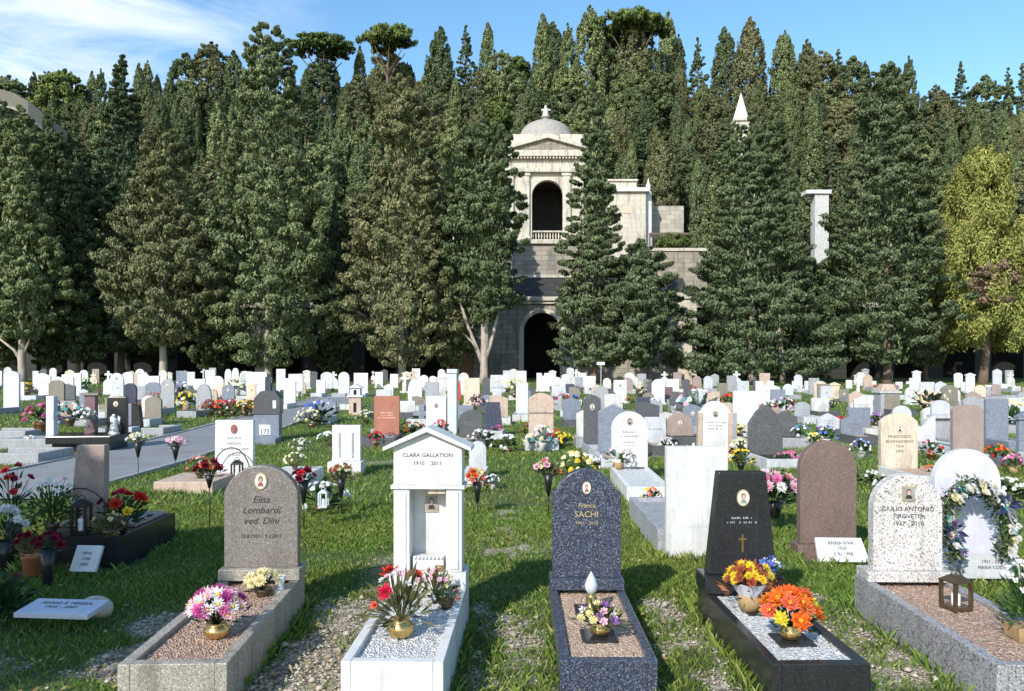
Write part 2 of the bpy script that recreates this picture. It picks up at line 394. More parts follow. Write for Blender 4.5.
# ------------------------------------------------------------------ flowers
_BL = {}
def blossom_mesh(kind, color, eye='yellow'):
    key = (kind, color, eye)
    if key in _BL: return _BL[key]
    rg = random.Random(hash(kind) % 97 if False else len(_BL) + 5)
    mb = MB()
    rings = {'mum': [(14, 1.0, 10), (12, .85, 30), (10, .65, 52), (7, .45, 72)], 'daisy': [(12, 1.0, 14), (9, .8, 30)],
             'rose': [(5, .95, 25), (5, .85, 48), (4, .65, 66), (3, .45, 80)], 'big': [(9, 1.0, 5), (9, .92, 25), (7, .8, 45), (5, .55, 66)],
             'tiny': [(6, 1.0, 20), (5, .7, 50)]}[kind]
    for n, L, el in rings:
        for k in range(n):
            a = 2 * PI * (k + rg.random() * .5) / n; e = R(el + rg.uniform(-9, 9)); l = L * rg.uniform(.85, 1.1)
            wd = l * (.9 if kind == 'rose' else .5 if kind == 'big' else .33 if kind != 'tiny' else .6) / 2
            d = Vector((math.cos(a) * math.cos(e), math.sin(a) * math.cos(e), math.sin(e))); s = Vector((-math.sin(a), math.cos(a), 0))
            u = Vector((-math.cos(a) * math.sin(e), -math.sin(a) * math.sin(e), math.cos(e)))
            p = [d * .08, d * l * .6 - s * wd - u * .02, d * l * .6 + s * wd - u * .02, d * l + u * l * rg.uniform(.02, .2)]
            mb.add([p[0], p[1], p[3], p[2]], [(0, 1, 2, 3)], 0)
    if kind in ('daisy', 'big'): mb.ball((0, 0, .18), .22, 8, 5, 1, (1, 1, .7))
    me = bpy.data.meshes.new('blossom'); me.from_pydata(mb.v, [], mb.f)
    me.materials.append(M['petal_' + color]); me.materials.append(M['petal_' + eye])
    me.polygons.foreach_set('material_index', mb.m); me.update()
    _BL[key] = me; return me
def leaves_mesh(rg, n, spread, height, size, base=(0, 0, 0), droop=.3, name='leaves', mat=None, parent=None, stems=(), thin=1.0):
    V = []; b = Vector(base)
    for i in range(n):
        a = rg.uniform(0, 2 * PI); e = rg.uniform(.05, 1.35); rr = rg.uniform(.3, 1.0)
        p = b + Vector((math.cos(a) * math.cos(e) * spread * rr, math.sin(a) * math.cos(e) * spread * rr, math.sin(e) * height * rr))
        d = Vector((math.cos(a) * math.cos(e), math.sin(a) * math.cos(e), math.sin(e) + rg.uniform(-droop, droop))).normalized()
        s = d.cross(Vector((rg.uniform(-1, 1), rg.uniform(-1, 1), rg.uniform(.2, 1)))).normalized()
        l = size * rg.uniform(.6, 1.3); w = l * rg.uniform(.14, .26) * thin
        V.append((p, p + d * l * .5 + s * w, p + d * l, p + d * l * .5 - s * w))
    for q in stems:
        q = Vector(q); s = Vector((.003, 0, 0)); V.append((b - s, b + s, q + s * .7, q - s * .7)); s = Vector((0, .003, 0)); V.append((b - s, b + s, q + s * .7, q - s * .7))
    return link(name, quads_mesh(name, np.array([[tuple(x) for x in q] for q in V]), mat), parent)
VASES = {'brass': ([(.02, 0), (.62, .02), (.9, .2), (1, .45), (.92, .7), (.72, .88), (.8, 1), (.7, 1), (.6, .9), (.1, .8)], 'brass'),
         'brass_round': ([(.02, 0), (.55, .0), (.8, .12), (1, .4), (.95, .65), (.7, .85), (.62, .93), (.78, 1), (.66, .98), (.1, .85)], 'brass'),
         'black': ([(.02, 0), (.55, 0), (.62, .05), (.72, .5), (1, 1), (.9, 1), (.5, .6), (.1, .55)], 'black_plastic'),
         'cone': ([(.02, 0), (.25, .02), (.6, .55), (1, 1), (.88, 1), (.1, .7)], 'black_plastic'),
         'terracotta': ([(.02, 0), (.66, 0), (.92, .8), (1, .8), (1.02, 1), (.9, 1), (.84, .88), (.1, .85)], 'terracotta'),
         'white': ([(.02, 0), (.66, 0), (1, .95), (1, 1), (.9, 1), (.1, .85)], 'porcelain'),
         'basket': ([(.02, 0), (.75, 0), (1, .5), (.95, 1), (.85, 1), (.1, .8)], 'basket'),
         'bronze': ([(.02, 0), (.6, 0), (.5, .2), (.9, .6), (1, 1), (.9, 1), (.1, .8)], 'bronze')}
def bouquet(name, label, loc, blooms, vase=('brass', .06, .08), height=.2, spread=.12, leaf='leaf_green', nleaf=60, leafsize=.07, stake=0.0, seed=1, wrap=None, group=None, cat='flowers', tilt=(0, 0), dome=1.0, thin=.62):
    """a vase or pot of flowers: vase, leaves with stems and every blossom a part"""
    rg = random.Random(seed)
    t = thing(name, label, cat, loc, rg.uniform(0, .3), group, tilt)
    z0 = 0.0
    if stake:
        mb = MB(); mb.tube([(0, 0, -.1), (0.004, 0, stake * .5), (0, 0, stake + .01)], .006, 6); mb.build('stake', M['black_iron'], t); z0 = stake
    kind, r, h = vase
    if kind:
        prof, mt = VASES[kind]; mb = MB(); mb.lathe([(a * r, z0 + b * h) for a, b in prof], seg=20); mb.build('vase', M[mt], t)
    top = z0 + h * .9
    pts = []
    for color, bk, n, size in blooms:
        for i in range(n):
            a = rg.uniform(0, 2 * PI); q = rg.random() ** .6
            p = Vector((math.cos(a) * spread * q, math.sin(a) * spread * q, top + height * (.35 + .65 * math.sqrt(max(0, 1 - q * q * dome)) * rg.uniform(.8, 1.0))))
            for tr in range(6):
                if all((p - o).length > size * 1.1 for o in pts): break
                a = rg.uniform(0, 2 * PI); q = rg.random() ** .5
                p = Vector((math.cos(a) * spread * q, math.sin(a) * spread * q, top + height * (.35 + .65 * math.sqrt(max(0, 1 - q * q * dome)) * rg.uniform(.75, 1.0))))
            pts.append(p)
            b = link('blossom', blossom_mesh(bk, color), t)
            d = Vector((p.x / max(spread, .01), p.y / max(spread, .01) - .35, .75)).normalized()
            b.location = p; b.rotation_mode = 'QUATERNION'; b.rotation_quaternion = d.to_track_quat('Z', 'Y'); s = size * rg.uniform(.85, 1.15); b.scale = (s, s, s)
    leaves_mesh(rg, int(nleaf * 1.8), spread * 1.0, height * .85, leafsize * .8, (0, 0, top - .01), .4, 'leaves', M[leaf], t, pts, thin)
    if wrap:
        mb = MB(); vs = []; n = 22
        for k in range(n):
            a = 2 * PI * k / n; j = .85 + .3 * rg.random()
            vs.append((r * .7 * math.cos(a), r * .7 * math.sin(a), top - h * .2)); vs.append((spread * .85 * j * math.cos(a), spread * .85 * j * math.sin(a), top + height * .45 * j))
        mb.add(vs, [(2 * k, 2 * ((k + 1) % n), 2 * ((k + 1) % n) + 1, 2 * k + 1) for k in range(n)], 0, False); mb.build('wrapping', M[wrap], t)
    return t
def far_bouquet(label, loc, cols, size, seed, pot='terracotta', group=None, name='flower_pot', leaf='leaf_green', wide=1.0):
    """distant flowers, a few pixels across: one mesh"""
    size *= .88; rg = random.Random(seed); mb = MB(); mats = [M[VASES[pot][1]], M[leaf]] + [M['petal_' + c] for c in cols]
    prof = VASES[pot][0]; mb.lathe([(a * size * .2, b * size * .3) for a, b in prof], seg=10, m=0)
    for i in range(46):
        a = rg.uniform(0, 2 * PI); e = rg.uniform(0, 1.4); rr = rg.uniform(.4, 1)
        d = Vector((math.cos(a) * math.cos(e) * wide, math.sin(a) * math.cos(e) * wide, math.sin(e)))
        p = Vector((0, 0, size * .3)) + d * size * .5 * rr; s = d.cross(Vector((rg.random(), rg.random(), 1))).normalized() * size * .07
        mb.add([p - d * size * .1, p + s, p + d * size * .14, p - s], [(0, 1, 2, 3)], 1)
    for i in range(24):
        a = rg.uniform(0, 2 * PI); e = rg.uniform(.1, 1.45)
        d = Vector((math.cos(a) * math.cos(e) * wide, math.sin(a) * math.cos(e) * wide, math.sin(e) * 1.1)); p = Vector((0, 0, size * .32)) + d * size * .52
        k = 2 + rg.randrange(len(cols)); q = size * .09; n = (d + Vector((0, -.6, .2))).normalized(); u = n.cross(Vector((0, 0, 1))).normalized(); v = n.cross(u)
        ring = [p + (u * math.cos(2 * PI * j / 7) + v * math.sin(2 * PI * j / 7)) * q * (1 if j % 2 else .75) for j in range(7)]
        mb.add([p + n * q * .5] + ring, [(0, j + 1, (j + 1) % 7 + 1) for j in range(7)], k)
    o = mb.build(name, mats); o.location = loc
    return tag(o, label, 'flowers', group)

# ------------------------------------------------------------------ sky, sun, camera
SUN_AZ = (0.50, 0.866)             # the light travels this way over the ground
SUN_EL = R(34)
w = bpy.data.worlds.new('World'); SC.world = w; w.use_nodes = True
wt = w.node_tree; bg = wt.nodes['Background']
sky = wt.nodes.new('ShaderNodeTexSky'); sky.sky_type = 'NISHITA'; sky.sun_disc = False
sky.sun_elevation = SUN_EL
sky.sun_rotation = math.atan2(-SUN_AZ[0], -SUN_AZ[1])
sky.altitude = 50; sky.air_density = 1.0; sky.dust_density = .3; sky.ozone_density = 1.2
def wn(t, **kw):
    x = wt.nodes.new(t)
    for k, v in kw.items():
        if k in x.inputs: x.inputs[k].default_value = v
        else: setattr(x, k, v)
    return x
tc = wn('ShaderNodeTexCoord'); mp = wn('ShaderNodeMapping'); mp.inputs['Scale'].default_value = (1.0, 1.0, 3.2); mp.inputs['Rotation'].default_value = (0, .35, 0)
wt.links.new(tc.outputs['Generated'], mp.inputs['Vector'])
nz = wn('ShaderNodeTexNoise', Scale=4.5, Detail=8.0, Roughness=.62, Distortion=.5); wt.links.new(mp.outputs[0], nz.inputs['Vector'])
rp = wn('ShaderNodeValToRGB'); rp.color_ramp.elements[0].position = .42; rp.color_ramp.elements[1].position = .74
wt.links.new(nz.outputs[0], rp.inputs[0])
# wisps gather in the part of the sky to the left of the hill
dt = wn('ShaderNodeVectorMath', operation='DOT_PRODUCT'); wt.links.new(tc.outputs['Generated'], dt.inputs[0])
dv = Vector((-.56, .78, .36)).normalized(); dt.inputs[1].default_value = dv
mr = wn('ShaderNodeMapRange'); mr.inputs['From Min'].default_value = .93; mr.inputs['From Max'].default_value = .995; wt.links.new(dt.outputs['Value'], mr.inputs['Value'])
mm = wn('ShaderNodeMath', operation='MULTIPLY'); wt.links.new(rp.outputs[0], mm.inputs[0]); wt.links.new(mr.outputs[0], mm.inputs[1])
m3 = wn('ShaderNodeMath', operation='MULTIPLY'); wt.links.new(mm.outputs[0], m3.inputs[0]); m3.inputs[1].default_value = .95; m3.use_clamp = True
mx = wn('ShaderNodeMix', data_type='RGBA'); wt.links.new(m3.outputs[0], mx.inputs[0]); hsv = wn('ShaderNodeHueSaturation', Hue=.492, Saturation=1.18, Value=1.22); wt.links.new(sky.outputs[0], hsv.inputs['Color']); wt.links.new(hsv.outputs[0], mx.inputs[6]); mx.inputs[7].default_value = (6.2, 6.4, 6.7, 1)
wt.links.new(mx.outputs[2], bg.inputs['Color']); bg.inputs['Strength'].default_value = .15
sl = bpy.data.lights.new('sun', 'SUN'); sl.energy = 4.0; sl.angle = R(.53); sl.color = (1.0, .965, .90)
so = bpy.data.objects.new('sun', sl); COL.objects.link(so)
ld = Vector((SUN_AZ[0] * math.cos(SUN_EL), SUN_AZ[1] * math.cos(SUN_EL), -math.sin(SUN_EL)))
so.rotation_mode = 'QUATERNION'; so.rotation_quaternion = ld.to_track_quat('-Z', 'Y'); so.location = (-20, -40, 40)
cd = bpy.data.cameras.new('camera'); co = bpy.data.objects.new('camera', cd); COL.objects.link(co)
co.location = (0, 0, HC); co.rotation_euler = (PI / 2, 0, 0)
cd.sensor_width = 36; cd.lens = F / 1024 * 36; cd.shift_y = (HOR - 345.5) / 1024; cd.clip_start = .05; cd.clip_end = 2000
SC.camera = co
SC.view_settings.view_transform = 'Standard'; SC.view_settings.look = 'None'; SC.view_settings.exposure = .45; SC.view_settings.gamma = 1
SC.render.engine = 'CYCLES'; SC.cycles.max_bounces = 5; SC.cycles.diffuse_bounces = 3; SC.cycles.transparent_max_bounces = 6
SC.cycles.use_denoising = True

# ------------------------------------------------------------------ ground of the burial field
def gravel_w(x, y):
    """how much bare gravel shows between the tufts (1 = all gravel)"""
    x = np.asarray(x, float); y = np.asarray(y, float)
    def zone(x0, x1, y0, y1, s):
        fx = np.clip(np.minimum(x - x0, x1 - x) / .24, 0, 1); fy = np.clip(np.minimum(y - y0, y1 - y) / .35, 0, 1)
        return fx * fy * s
    g = zone(-1.48, -.78, 2.6, 5.85, 1.0)
    for a in ((-2.55, -1.9, 2.6, 5.7, .72), (-.40, .32, 2.6, 6.0, .28), (.70, 1.36, 2.6, 6.2, .24), (1.74, 2.46, 2.6, 6.4, .28), (2.9, 4.4, 2.6, 5.0, .4), (-.4, .3, 6.4, 9.5, .33), (-4.4, -2.6, 2.6, 4.7, .42)):
        g = np.maximum(g, zone(*a))
    n = fbm(x, y, 2.9) + .5 * (vnoise(x, y, 9) - .5)
    far = np.clip((fbm(x + 50, y * .8, .55) - .60) * 5, 0, .55)
    return np.clip(np.maximum(g * 1.2 + (n - .5) * 2.2 * np.clip(g * 4, 0, 1), far * .8), 0, 1)
PATHX = lambda y: -7.05 - .062 * np.maximum(np.asarray(y, float) - 14, 0)
def on_path(x, y): return (np.abs(x - PATHX(y)) < 1.1) & (y > 9.5) & (y < 42)
xs = np.unique(np.concatenate([np.linspace(-220, -40, 10), np.linspace(-40, -9, 32), np.linspace(-9, 9, 181), np.linspace(9, 40, 32), np.linspace(40, 220, 10)]))
ys = np.unique(np.concatenate([np.linspace(-120, -2, 12), np.linspace(-2, 2, 9), np.linspace(2, 16, 141), np.linspace(16, 40, 60), np.linspace(40, 90, 50)]))
GX, GY = np.meshgrid(xs, ys)
gzv = np.vectorize(gz)
GZ = gzv(GY) + .035 * (fbm(GX, GY, 1.3) - .5) * (GY > 2.5) * (np.abs(GX) < 30)
nx, ny = len(xs), len(ys)
vv = np.stack([GX, GY, GZ], -1).reshape(-1, 3)
me = bpy.data.meshes.new('ground')
me.from_pydata(vv.tolist(), [], [(j * nx + i, j * nx + i + 1, (j + 1) * nx + i + 1, (j + 1) * nx + i) for j in range(ny - 1) for i in range(nx - 1)])
at = me.attributes.new('gravel', 'FLOAT', 'POINT'); at.data.foreach_set('value', gravel_w(GX, GY).reshape(-1).astype(np.float32))
me.polygons.foreach_set('use_smooth', [True] * len(me.polygons))
t = NT('ground_soil'); tcg = t.n('ShaderNodeTexCoord'); P = tcg.outputs['Object']
n1 = t.n('ShaderNodeTexNoise', Scale=2.2, Detail=8.0, Roughness=.7); t.l(P, n1.inputs['Vector'])
n2 = t.n('ShaderNodeTexNoise', Scale=38.0, Detail=6.0, Roughness=.7); t.l(P, n2.inputs['Vector'])
grass = t.mix(t.ramp(n2.outputs[0], [(.35, (0, 0, 0)), (.65, (1, 1, 1))]), (.035, .055, .012), (.10, .14, .026))
grass = t.mix(t.ramp(n1.outputs[0], [(.5, (0, 0, 0)), (.72, (.7, .7, .7))]), grass, (.11, .11, .03))
vo = t.n('ShaderNodeTexVoronoi', Scale=46.0); t.l(P, vo.inputs['Vector']); sp = t.n('ShaderNodeSeparateColor'); t.l(vo.outputs['Color'], sp.inputs[0])
peb = t.ramp(sp.outputs[0], [(0, (.24, .19, .125)), (.3, (.36, .30, .22)), (.55, (.44, .385, .31)), (.75, (.20, .16, .105)), (.9, (.56, .51, .44))], 'CONSTANT')
atn = t.n('ShaderNodeAttribute', attribute_name='gravel')
f = t.n('ShaderNodeMath', operation='ADD'); t.l(atn.outputs['Fac'], f.inputs[0])
f2 = t.n('ShaderNodeMath', operation='MULTIPLY_ADD'); t.l(n2.outputs[0], f2.inputs[0]); f2.inputs[1].default_value = .9; f2.inputs[2].default_value = -.45; t.l(f2.outputs[0], f.inputs[1])
fac = t.ramp(f.outputs[0], [(.3, (0, 0, 0)), (.5, (1, 1, 1))])
t.l(t.mix(fac, grass, peb), t.b.inputs['Base Color']); t.b.inputs['Roughness'].default_value = .9
t.bump(n2.outputs[0], .8, .03)
me.materials.append(t.mat)
tag(link('ground', me), kind='structure')
# the paved path with its stone edging
t = NT('path_paving'); tcp = t.n('ShaderNodeTexCoord'); nn = t.n('ShaderNodeTexNoise', Scale=60.0, Detail=6.0); t.l(tcp.outputs['Object'], nn.inputs['Vector'])
n4 = t.n('ShaderNodeTexNoise', Scale=1.2, Detail=6.0); t.l(tcp.outputs['Object'], n4.inputs['Vector'])
c1 = t.ramp(nn.outputs[0], [(.3, (.165, .165, .168)), (.7, (.285, .285, .285))]); t.l(t.mix(t.ramp(n4.outputs[0], [(.45, (0, 0, 0)), (.7, (.5, .5, .5))]), c1, (.15, .14, .12)), t.b.inputs['Base Color'])
t.b.inputs['Roughness'].default_value = .85; t.bump(nn.outputs[0], .3, .01); M['path_paving'] = t.mat
mb = MB(); yy = np.linspace(10, 42, 30)
vs = []
for y in yy:
    px = float(PATHX(y)); vs += [(px - 1.1, y, gz(y) + .026), (px + 1.1, y, gz(y) + .026)]
mb.add(vs, [(2 * i, 2 * i + 1, 2 * i + 3, 2 * i + 2) for i in range(len(yy) - 1)])
tag(mb.build('path', M['path_paving']), kind='structure')
mb = MB(); rg = random.Random(4)
for s in (-1, 1):
    y = 10.0
    while y < 41:
        l = rg.uniform(.8, 1.1); x0 = float(PATHX(y)) + s * 1.16; x1 = float(PATHX(y + l)) + s * 1.16; z = gz(y)
        mb.add([(x0 - .05, y, z - .05), (x0 + .05, y, z - .05), (x1 + .05, y + l - .02, z - .05), (x1 - .05, y + l - .02, z - .05), (x0 - .05, y, z + .055), (x0 + .05, y, z + .055), (x1 + .05, y + l - .02, z + .055), (x1 - .05, y + l - .02, z + .055)],
               [(4, 5, 6, 7), (0, 1, 5, 4), (1, 2, 6, 5), (2, 3, 7, 6), (3, 0, 4, 7)]); y += l
tag(mb.build('path_edging', M['grey_stone']), kind='structure')

# ------------------------------------------------------------------ hillside
def hz(x, y):
    x = np.asarray(x, float); y = np.asarray(y, float)
    z = .4 + np.clip(y - 80, 0, 68) * .66
    z = np.where(y > 148, .4 + 68 * .66 + (y - 148) * .06, z)
    edge = np.clip((np.abs(x + 5) - 45) / 70, 0, 1)
    z = z * (1 - .18 * edge) + 3.0 * (fbm(x, y, .035) - .5) * np.clip((y - 82) / 10, 0, 1)
    return z
hx = np.linspace(-190, 190, 90); hy = np.concatenate([np.linspace(79, 160, 60), np.linspace(165, 330, 14)])
HX, HY = np.meshgrid(hx, hy); HZ = hz(HX, HY)
me = bpy.data.meshes.new('hillside'); nx = len(hx)
me.from_pydata(np.stack([HX, HY, HZ], -1).reshape(-1, 3).tolist(), [], [(j * nx + i, j * nx + i + 1, (j + 1) * nx + i + 1, (j + 1) * nx + i) for j in range(len(hy) - 1) for i in range(nx - 1)])
t = NT('hill_scrub'); tcs = t.n('ShaderNodeTexCoord'); ns = t.n('ShaderNodeTexNoise', Scale=.8, Detail=9.0, Roughness=.7); t.l(tcs.outputs['Object'], ns.inputs['Vector'])
t.l(t.ramp(ns.outputs[0], [(.35, (.012, .018, .007)), (.55, (.035, .045, .016)), (.75, (.075, .08, .035))]), t.b.inputs['Base Color']); t.b.inputs['Roughness'].default_value = .95
t.bump(ns.outputs[0], 1.0, 1.5); me.materials.append(t.mat)
tag(link('hillside', me), kind='structure')
# ------------------------------------------------------------------ trees
def crown_quads(H0, H1, Rr, prof, ncl, per, leaf, seed, csize=.2, flat=.6, up=.5, inner=500, lobes=.22, narrow=1.0, lift=.0, tipgap=0.0, fill=.55):
    """leaf sprays gathered in clumps over an uneven envelope; returns quads (n,4,3)"""
    rg = np.random.default_rng(seed)
    pt = np.array([p[0] for p in prof]); pr = np.array([p[1] for p in prof])
    # clumps
    t = np.concatenate([rg.random(ncl * 4 - ncl // 2), 1 - .22 * rg.random(ncl // 2)]); rg.shuffle(t); keep = rg.random(ncl * 4) < np.interp(t, pt, pr) ** .8 + .06; t = t[keep][:ncl]; n = len(t)
    a = rg.random(n) * 2 * PI; ph = rg.random(4) * 6.28
    lob = 1 + lobes * (np.sin(3 * a + ph[0] + t * 9) * .6 + np.sin(5 * a + ph[1] - t * 17) * .4) + rg.normal(0, .07 * min(1, lobes * 5), n)
    er = np.interp(t, pt, pr) * Rr * lob
    rr = er * (fill + (1 - fill) * rg.random(n) ** .5)
    C = np.stack([rr * np.cos(a), rr * np.sin(a), H0 + t * (H1 - H0) - lift * rr], -1)
    S = Rr * csize * rg.uniform(.65, 1.35, n) * (.22 + .78 * np.interp(t, pt, pr))
    D = rg.normal(size=(n, per, 3)); D /= np.linalg.norm(D, axis=-1, keepdims=True)
    U = rg.random((n, per, 1)) ** .4
    O = np.stack([np.cos(a), np.sin(a), np.zeros(n)], -1)
    off = D * U * S[:, None, None]
    off[..., 2] *= flat
    out = (off * O[:, None, :]).sum(-1)
    off[..., 2] += up * out * .5
    P = C[:, None, :] + off
    N = D * .65 + O[:, None, :] * .4 + rg.normal(0, .48, D.shape); N[..., 2] += .28
    Pk = P.reshape(-1, 3); Nk = N.reshape(-1, 3)
    L = leaf * rg.uniform(.6, 1.35, len(Pk))
    if inner:
        ti = rg.random(inner); ai = rg.random(inner) * 2 * PI; ri = np.interp(ti, pt, pr) * Rr * .62 * np.sqrt(rg.random(inner))
        Pi = np.stack([ri * np.cos(ai), ri * np.sin(ai), H0 + ti * (H1 - H0) * .96], -1)
        Ni = rg.normal(size=(inner, 3)); Ni[:, 2] *= .4
        Pk = np.concatenate([Pk, Pi]); Nk = np.concatenate([Nk, Ni]); L = np.concatenate([L, leaf * 1.7 * rg.uniform(.7, 1.2, inner)])
    Nk = Nk / (np.linalg.norm(Nk, axis=-1, keepdims=True) + 1e-6)
    A = rg.normal(size=Nk.shape); A[:, 2] += 1.9
    A -= (A * Nk).sum(-1, keepdims=True) * Nk; A /= (np.linalg.norm(A, axis=-1, keepdims=True) + 1e-6)
    B = np.cross(Nk, A); wd = (L * .36 * narrow)[:, None]; ln = (L * .62)[:, None]
    bend = Nk * (L * .1)[:, None]
    return np.stack([Pk - A * ln - bend, Pk + B * wd, Pk + A * ln - bend, Pk - B * wd], 1)
PROF = {'flame2': [(0, .5), (.08, .85), (.3, 1), (.6, .9), (.78, .68), (.9, .4), (1, .03)],
        'column': [(0, .35), (.06, .75), (.2, 1), (.5, .92), (.75, .7), (.92, .35), (1, .06)],
        'spire': [(0, .4), (.1, .9), (.25, 1), (.5, .78), (.75, .5), (.9, .25), (1, .04)],
        'broad': [(0, .45), (.08, .85), (.2, 1), (.42, .88), (.62, .68), (.8, .5), (.93, .36), (1, .16)],
        'egg': [(0, .35), (.1, .75), (.3, 1), (.6, .95), (.8, .72), (.93, .42), (1, .12)],
        'cone': [(0, .75), (.08, 1), (.3, .8), (.6, .5), (.85, .22), (1, .03)],
        'flame': [(0, .5), (.1, .9), (.22, 1), (.34, .78), (.55, .6), (.75, .5), (.9, .3), (1, .05)]}
def trunk(parent, top, r, mat, limbs=(), base=0.0, lean=(0, 0), wob=.1, seed=0):
    rg = random.Random(seed); mb = MB(); n = 9
    pts = [(lean[0] * i / n + rg.uniform(-wob, wob) * (i > 0) * r, lean[1] * i / n, base + (top - base) * i / n) for i in range(n + 1)]
    mb.tube(pts, [r * (1.35 if i == 0 else 1 - .72 * i / n) for i in range(n + 1)], 9)
    for path, r0 in limbs: mb.tube(path, [r0 * (1 - .6 * i / (len(path) - 1)) for i in range(len(path))], 7)
    return mb.build('trunk', M[mat], parent)
def tree(name, label, cat, x, y, z, quads, leafmat, top, r, bark='brown_bark', limbs=(), group=None, lean=(0, 0), seed=0):
    t = thing(name, label, cat, (x, y, z), 0, group)
    trunk(t, top, r, bark, limbs, -.3, lean, seed=seed)
    link('crown', quads_mesh('crown', quads, M[leafmat]), t)
    return t
# --- the row of big old trees along the back of the field
FRONT = [  # px, top row, crown bottom row, half width, Y, material, profile, bark, name, label, clump params
    (2, 98, 366, 30, 64, 'cypress_dark', 'column', 'brown_bark', 'cypress_tree', 'dark upright cypress at the left edge behind the olive green one', {}),
    (50, 112, 366, 30, 67, 'cypress_olive', 'column', 'brown_bark', 'cypress_tree', 'upright olive cypress right behind the pale trunked one, far left', {}),
    (213, 190, 372, 25, 69, 'cypress_dark', 'column', 'brown_bark', 'cypress_tree', 'slim shaded cypress in the dark gap left of the tallest cypress', {}),
    (335, 200, 374, 24, 69, 'cypress_dark', 'column', 'brown_bark', 'cypress_tree', 'slim shaded cypress in the dark gap right of the tallest cypress', {}),
    (734, 122, 366, 26, 70, 'cypress_dark', 'broad', 'brown_bark', 'cypress_tree', 'dark cypress just below the white spire, behind the broad cedar', {}),
    (773, 108, 366, 30, 72, 'cypress_dark', 'broad', 'brown_bark', 'cypress_tree', 'dark cypress right of the white spire, behind the broad cedar', {}),
    (452, 105, 366, 30, 68, 'cypress_olive', 'column', 'brown_bark', 'cypress_tree', 'slim cypress behind the tree with the forked pale trunk', {}),
    (925, 130, 366, 34, 68, 'cypress_olive', 'column', 'brown_bark', 'cypress_tree', 'slim cypress behind the gap left of the yellow green conifer', {}),
    (22, 106, 338, 46, 61, 'cypress_olive', 'flame', 'pale_bark', 'cypress_tree', 'big olive green cypress with pale bare trunk at the left end of the front row', {}),
    (78, 150, 362, 34, 66, 'cypress_dark', 'column', 'brown_bark', 'cypress_tree', 'dark narrow cypress between the pale trunked cypress and the tiered cedar', {}),
    (121, 54, 352, 58, 70, 'cedar_blue', 'cone', 'brown_bark', 'cedar_tree', 'dark tiered cedar with a pointed top, left part of the front row', dict(flat=.35, csize=.15, lift=.12)),
    (163, 128, 346, 55, 60, 'cypress_brown', 'broad', 'pale_bark', 'cypress_tree', 'brownish ragged cypress with two pale trunks in the front row', {}),
    (268, 26, 366, 62, 62, 'cypress_dark', 'broad', 'pale_bark', 'cypress_tree', 'tallest dark cypress of the front row, left of the umbrella pines', dict(csize=.125)),
    (402, 78, 366, 56, 61, 'cypress_brown', 'broad', 'pale_bark', 'cypress_tree', 'large brown tinged cypress left of the tree with the forked pale trunk', dict(csize=.125)),
    (484, 118, 322, 44, 60, 'cypress_dark', 'egg', 'pale_bark', 'cypress_tree', 'cypress on a forked pale trunk at the left side of the chapel', {}),
    (594, 84, 366, 43, 61, 'cedar_blue', 'cone', 'brown_bark', 'cedar_tree', 'tall dark conifer standing in front of the chapel, right of its arches', dict(csize=.17, flat=.45)),
    (642, 240, 366, 33, 59, 'cedar_blue', 'egg', 'brown_bark', 'cedar_tree', 'shorter bushy conifer right of the tall one before the chapel', dict(csize=.18, flat=.5)),
    (752, 112, 370, 80, 60, 'cedar_blue', 'cone', 'pale_bark', 'cedar_tree', 'broad dark cedar with drooping layered branches below the white spire', dict(flat=.38, csize=.13, lift=.15)),
    (806, 258, 368, 44, 63, 'cedar_blue', 'egg', 'pale_bark', 'cedar_tree', 'lower dark conifer under the white frame on the hillside', dict(csize=.24)),
    (887, 66, 364, 60, 60, 'cedar_blue', 'broad', 'brown_bark', 'cypress_tree', 'massive dark cypress on a bare brown trunk in the right part of the front row', dict(csize=.125, flat=.5)),
    (986, 144, 336, 54, 60, 'cedar_yellow', 'broad', 'brown_bark', 'yellow_conifer', 'yellow green conifer with a leaning dark trunk near the right edge', dict(flat=1.9, csize=.16, up=.1, lift=.35, lobes=.4)),
    (1040, 180, 350, 34, 62, 'cedar_blue', 'egg', 'brown_bark', 'cedar_tree', 'dark conifer cut by the right edge of the photo, beside the yellow green one', dict(csize=.18, flat=.5)),
    (-26, 120, 360, 40, 63, 'cypress_dark', 'column', 'brown_bark', 'cypress_tree', 'dark cypress cut by the left edge of the photo', {}),
]
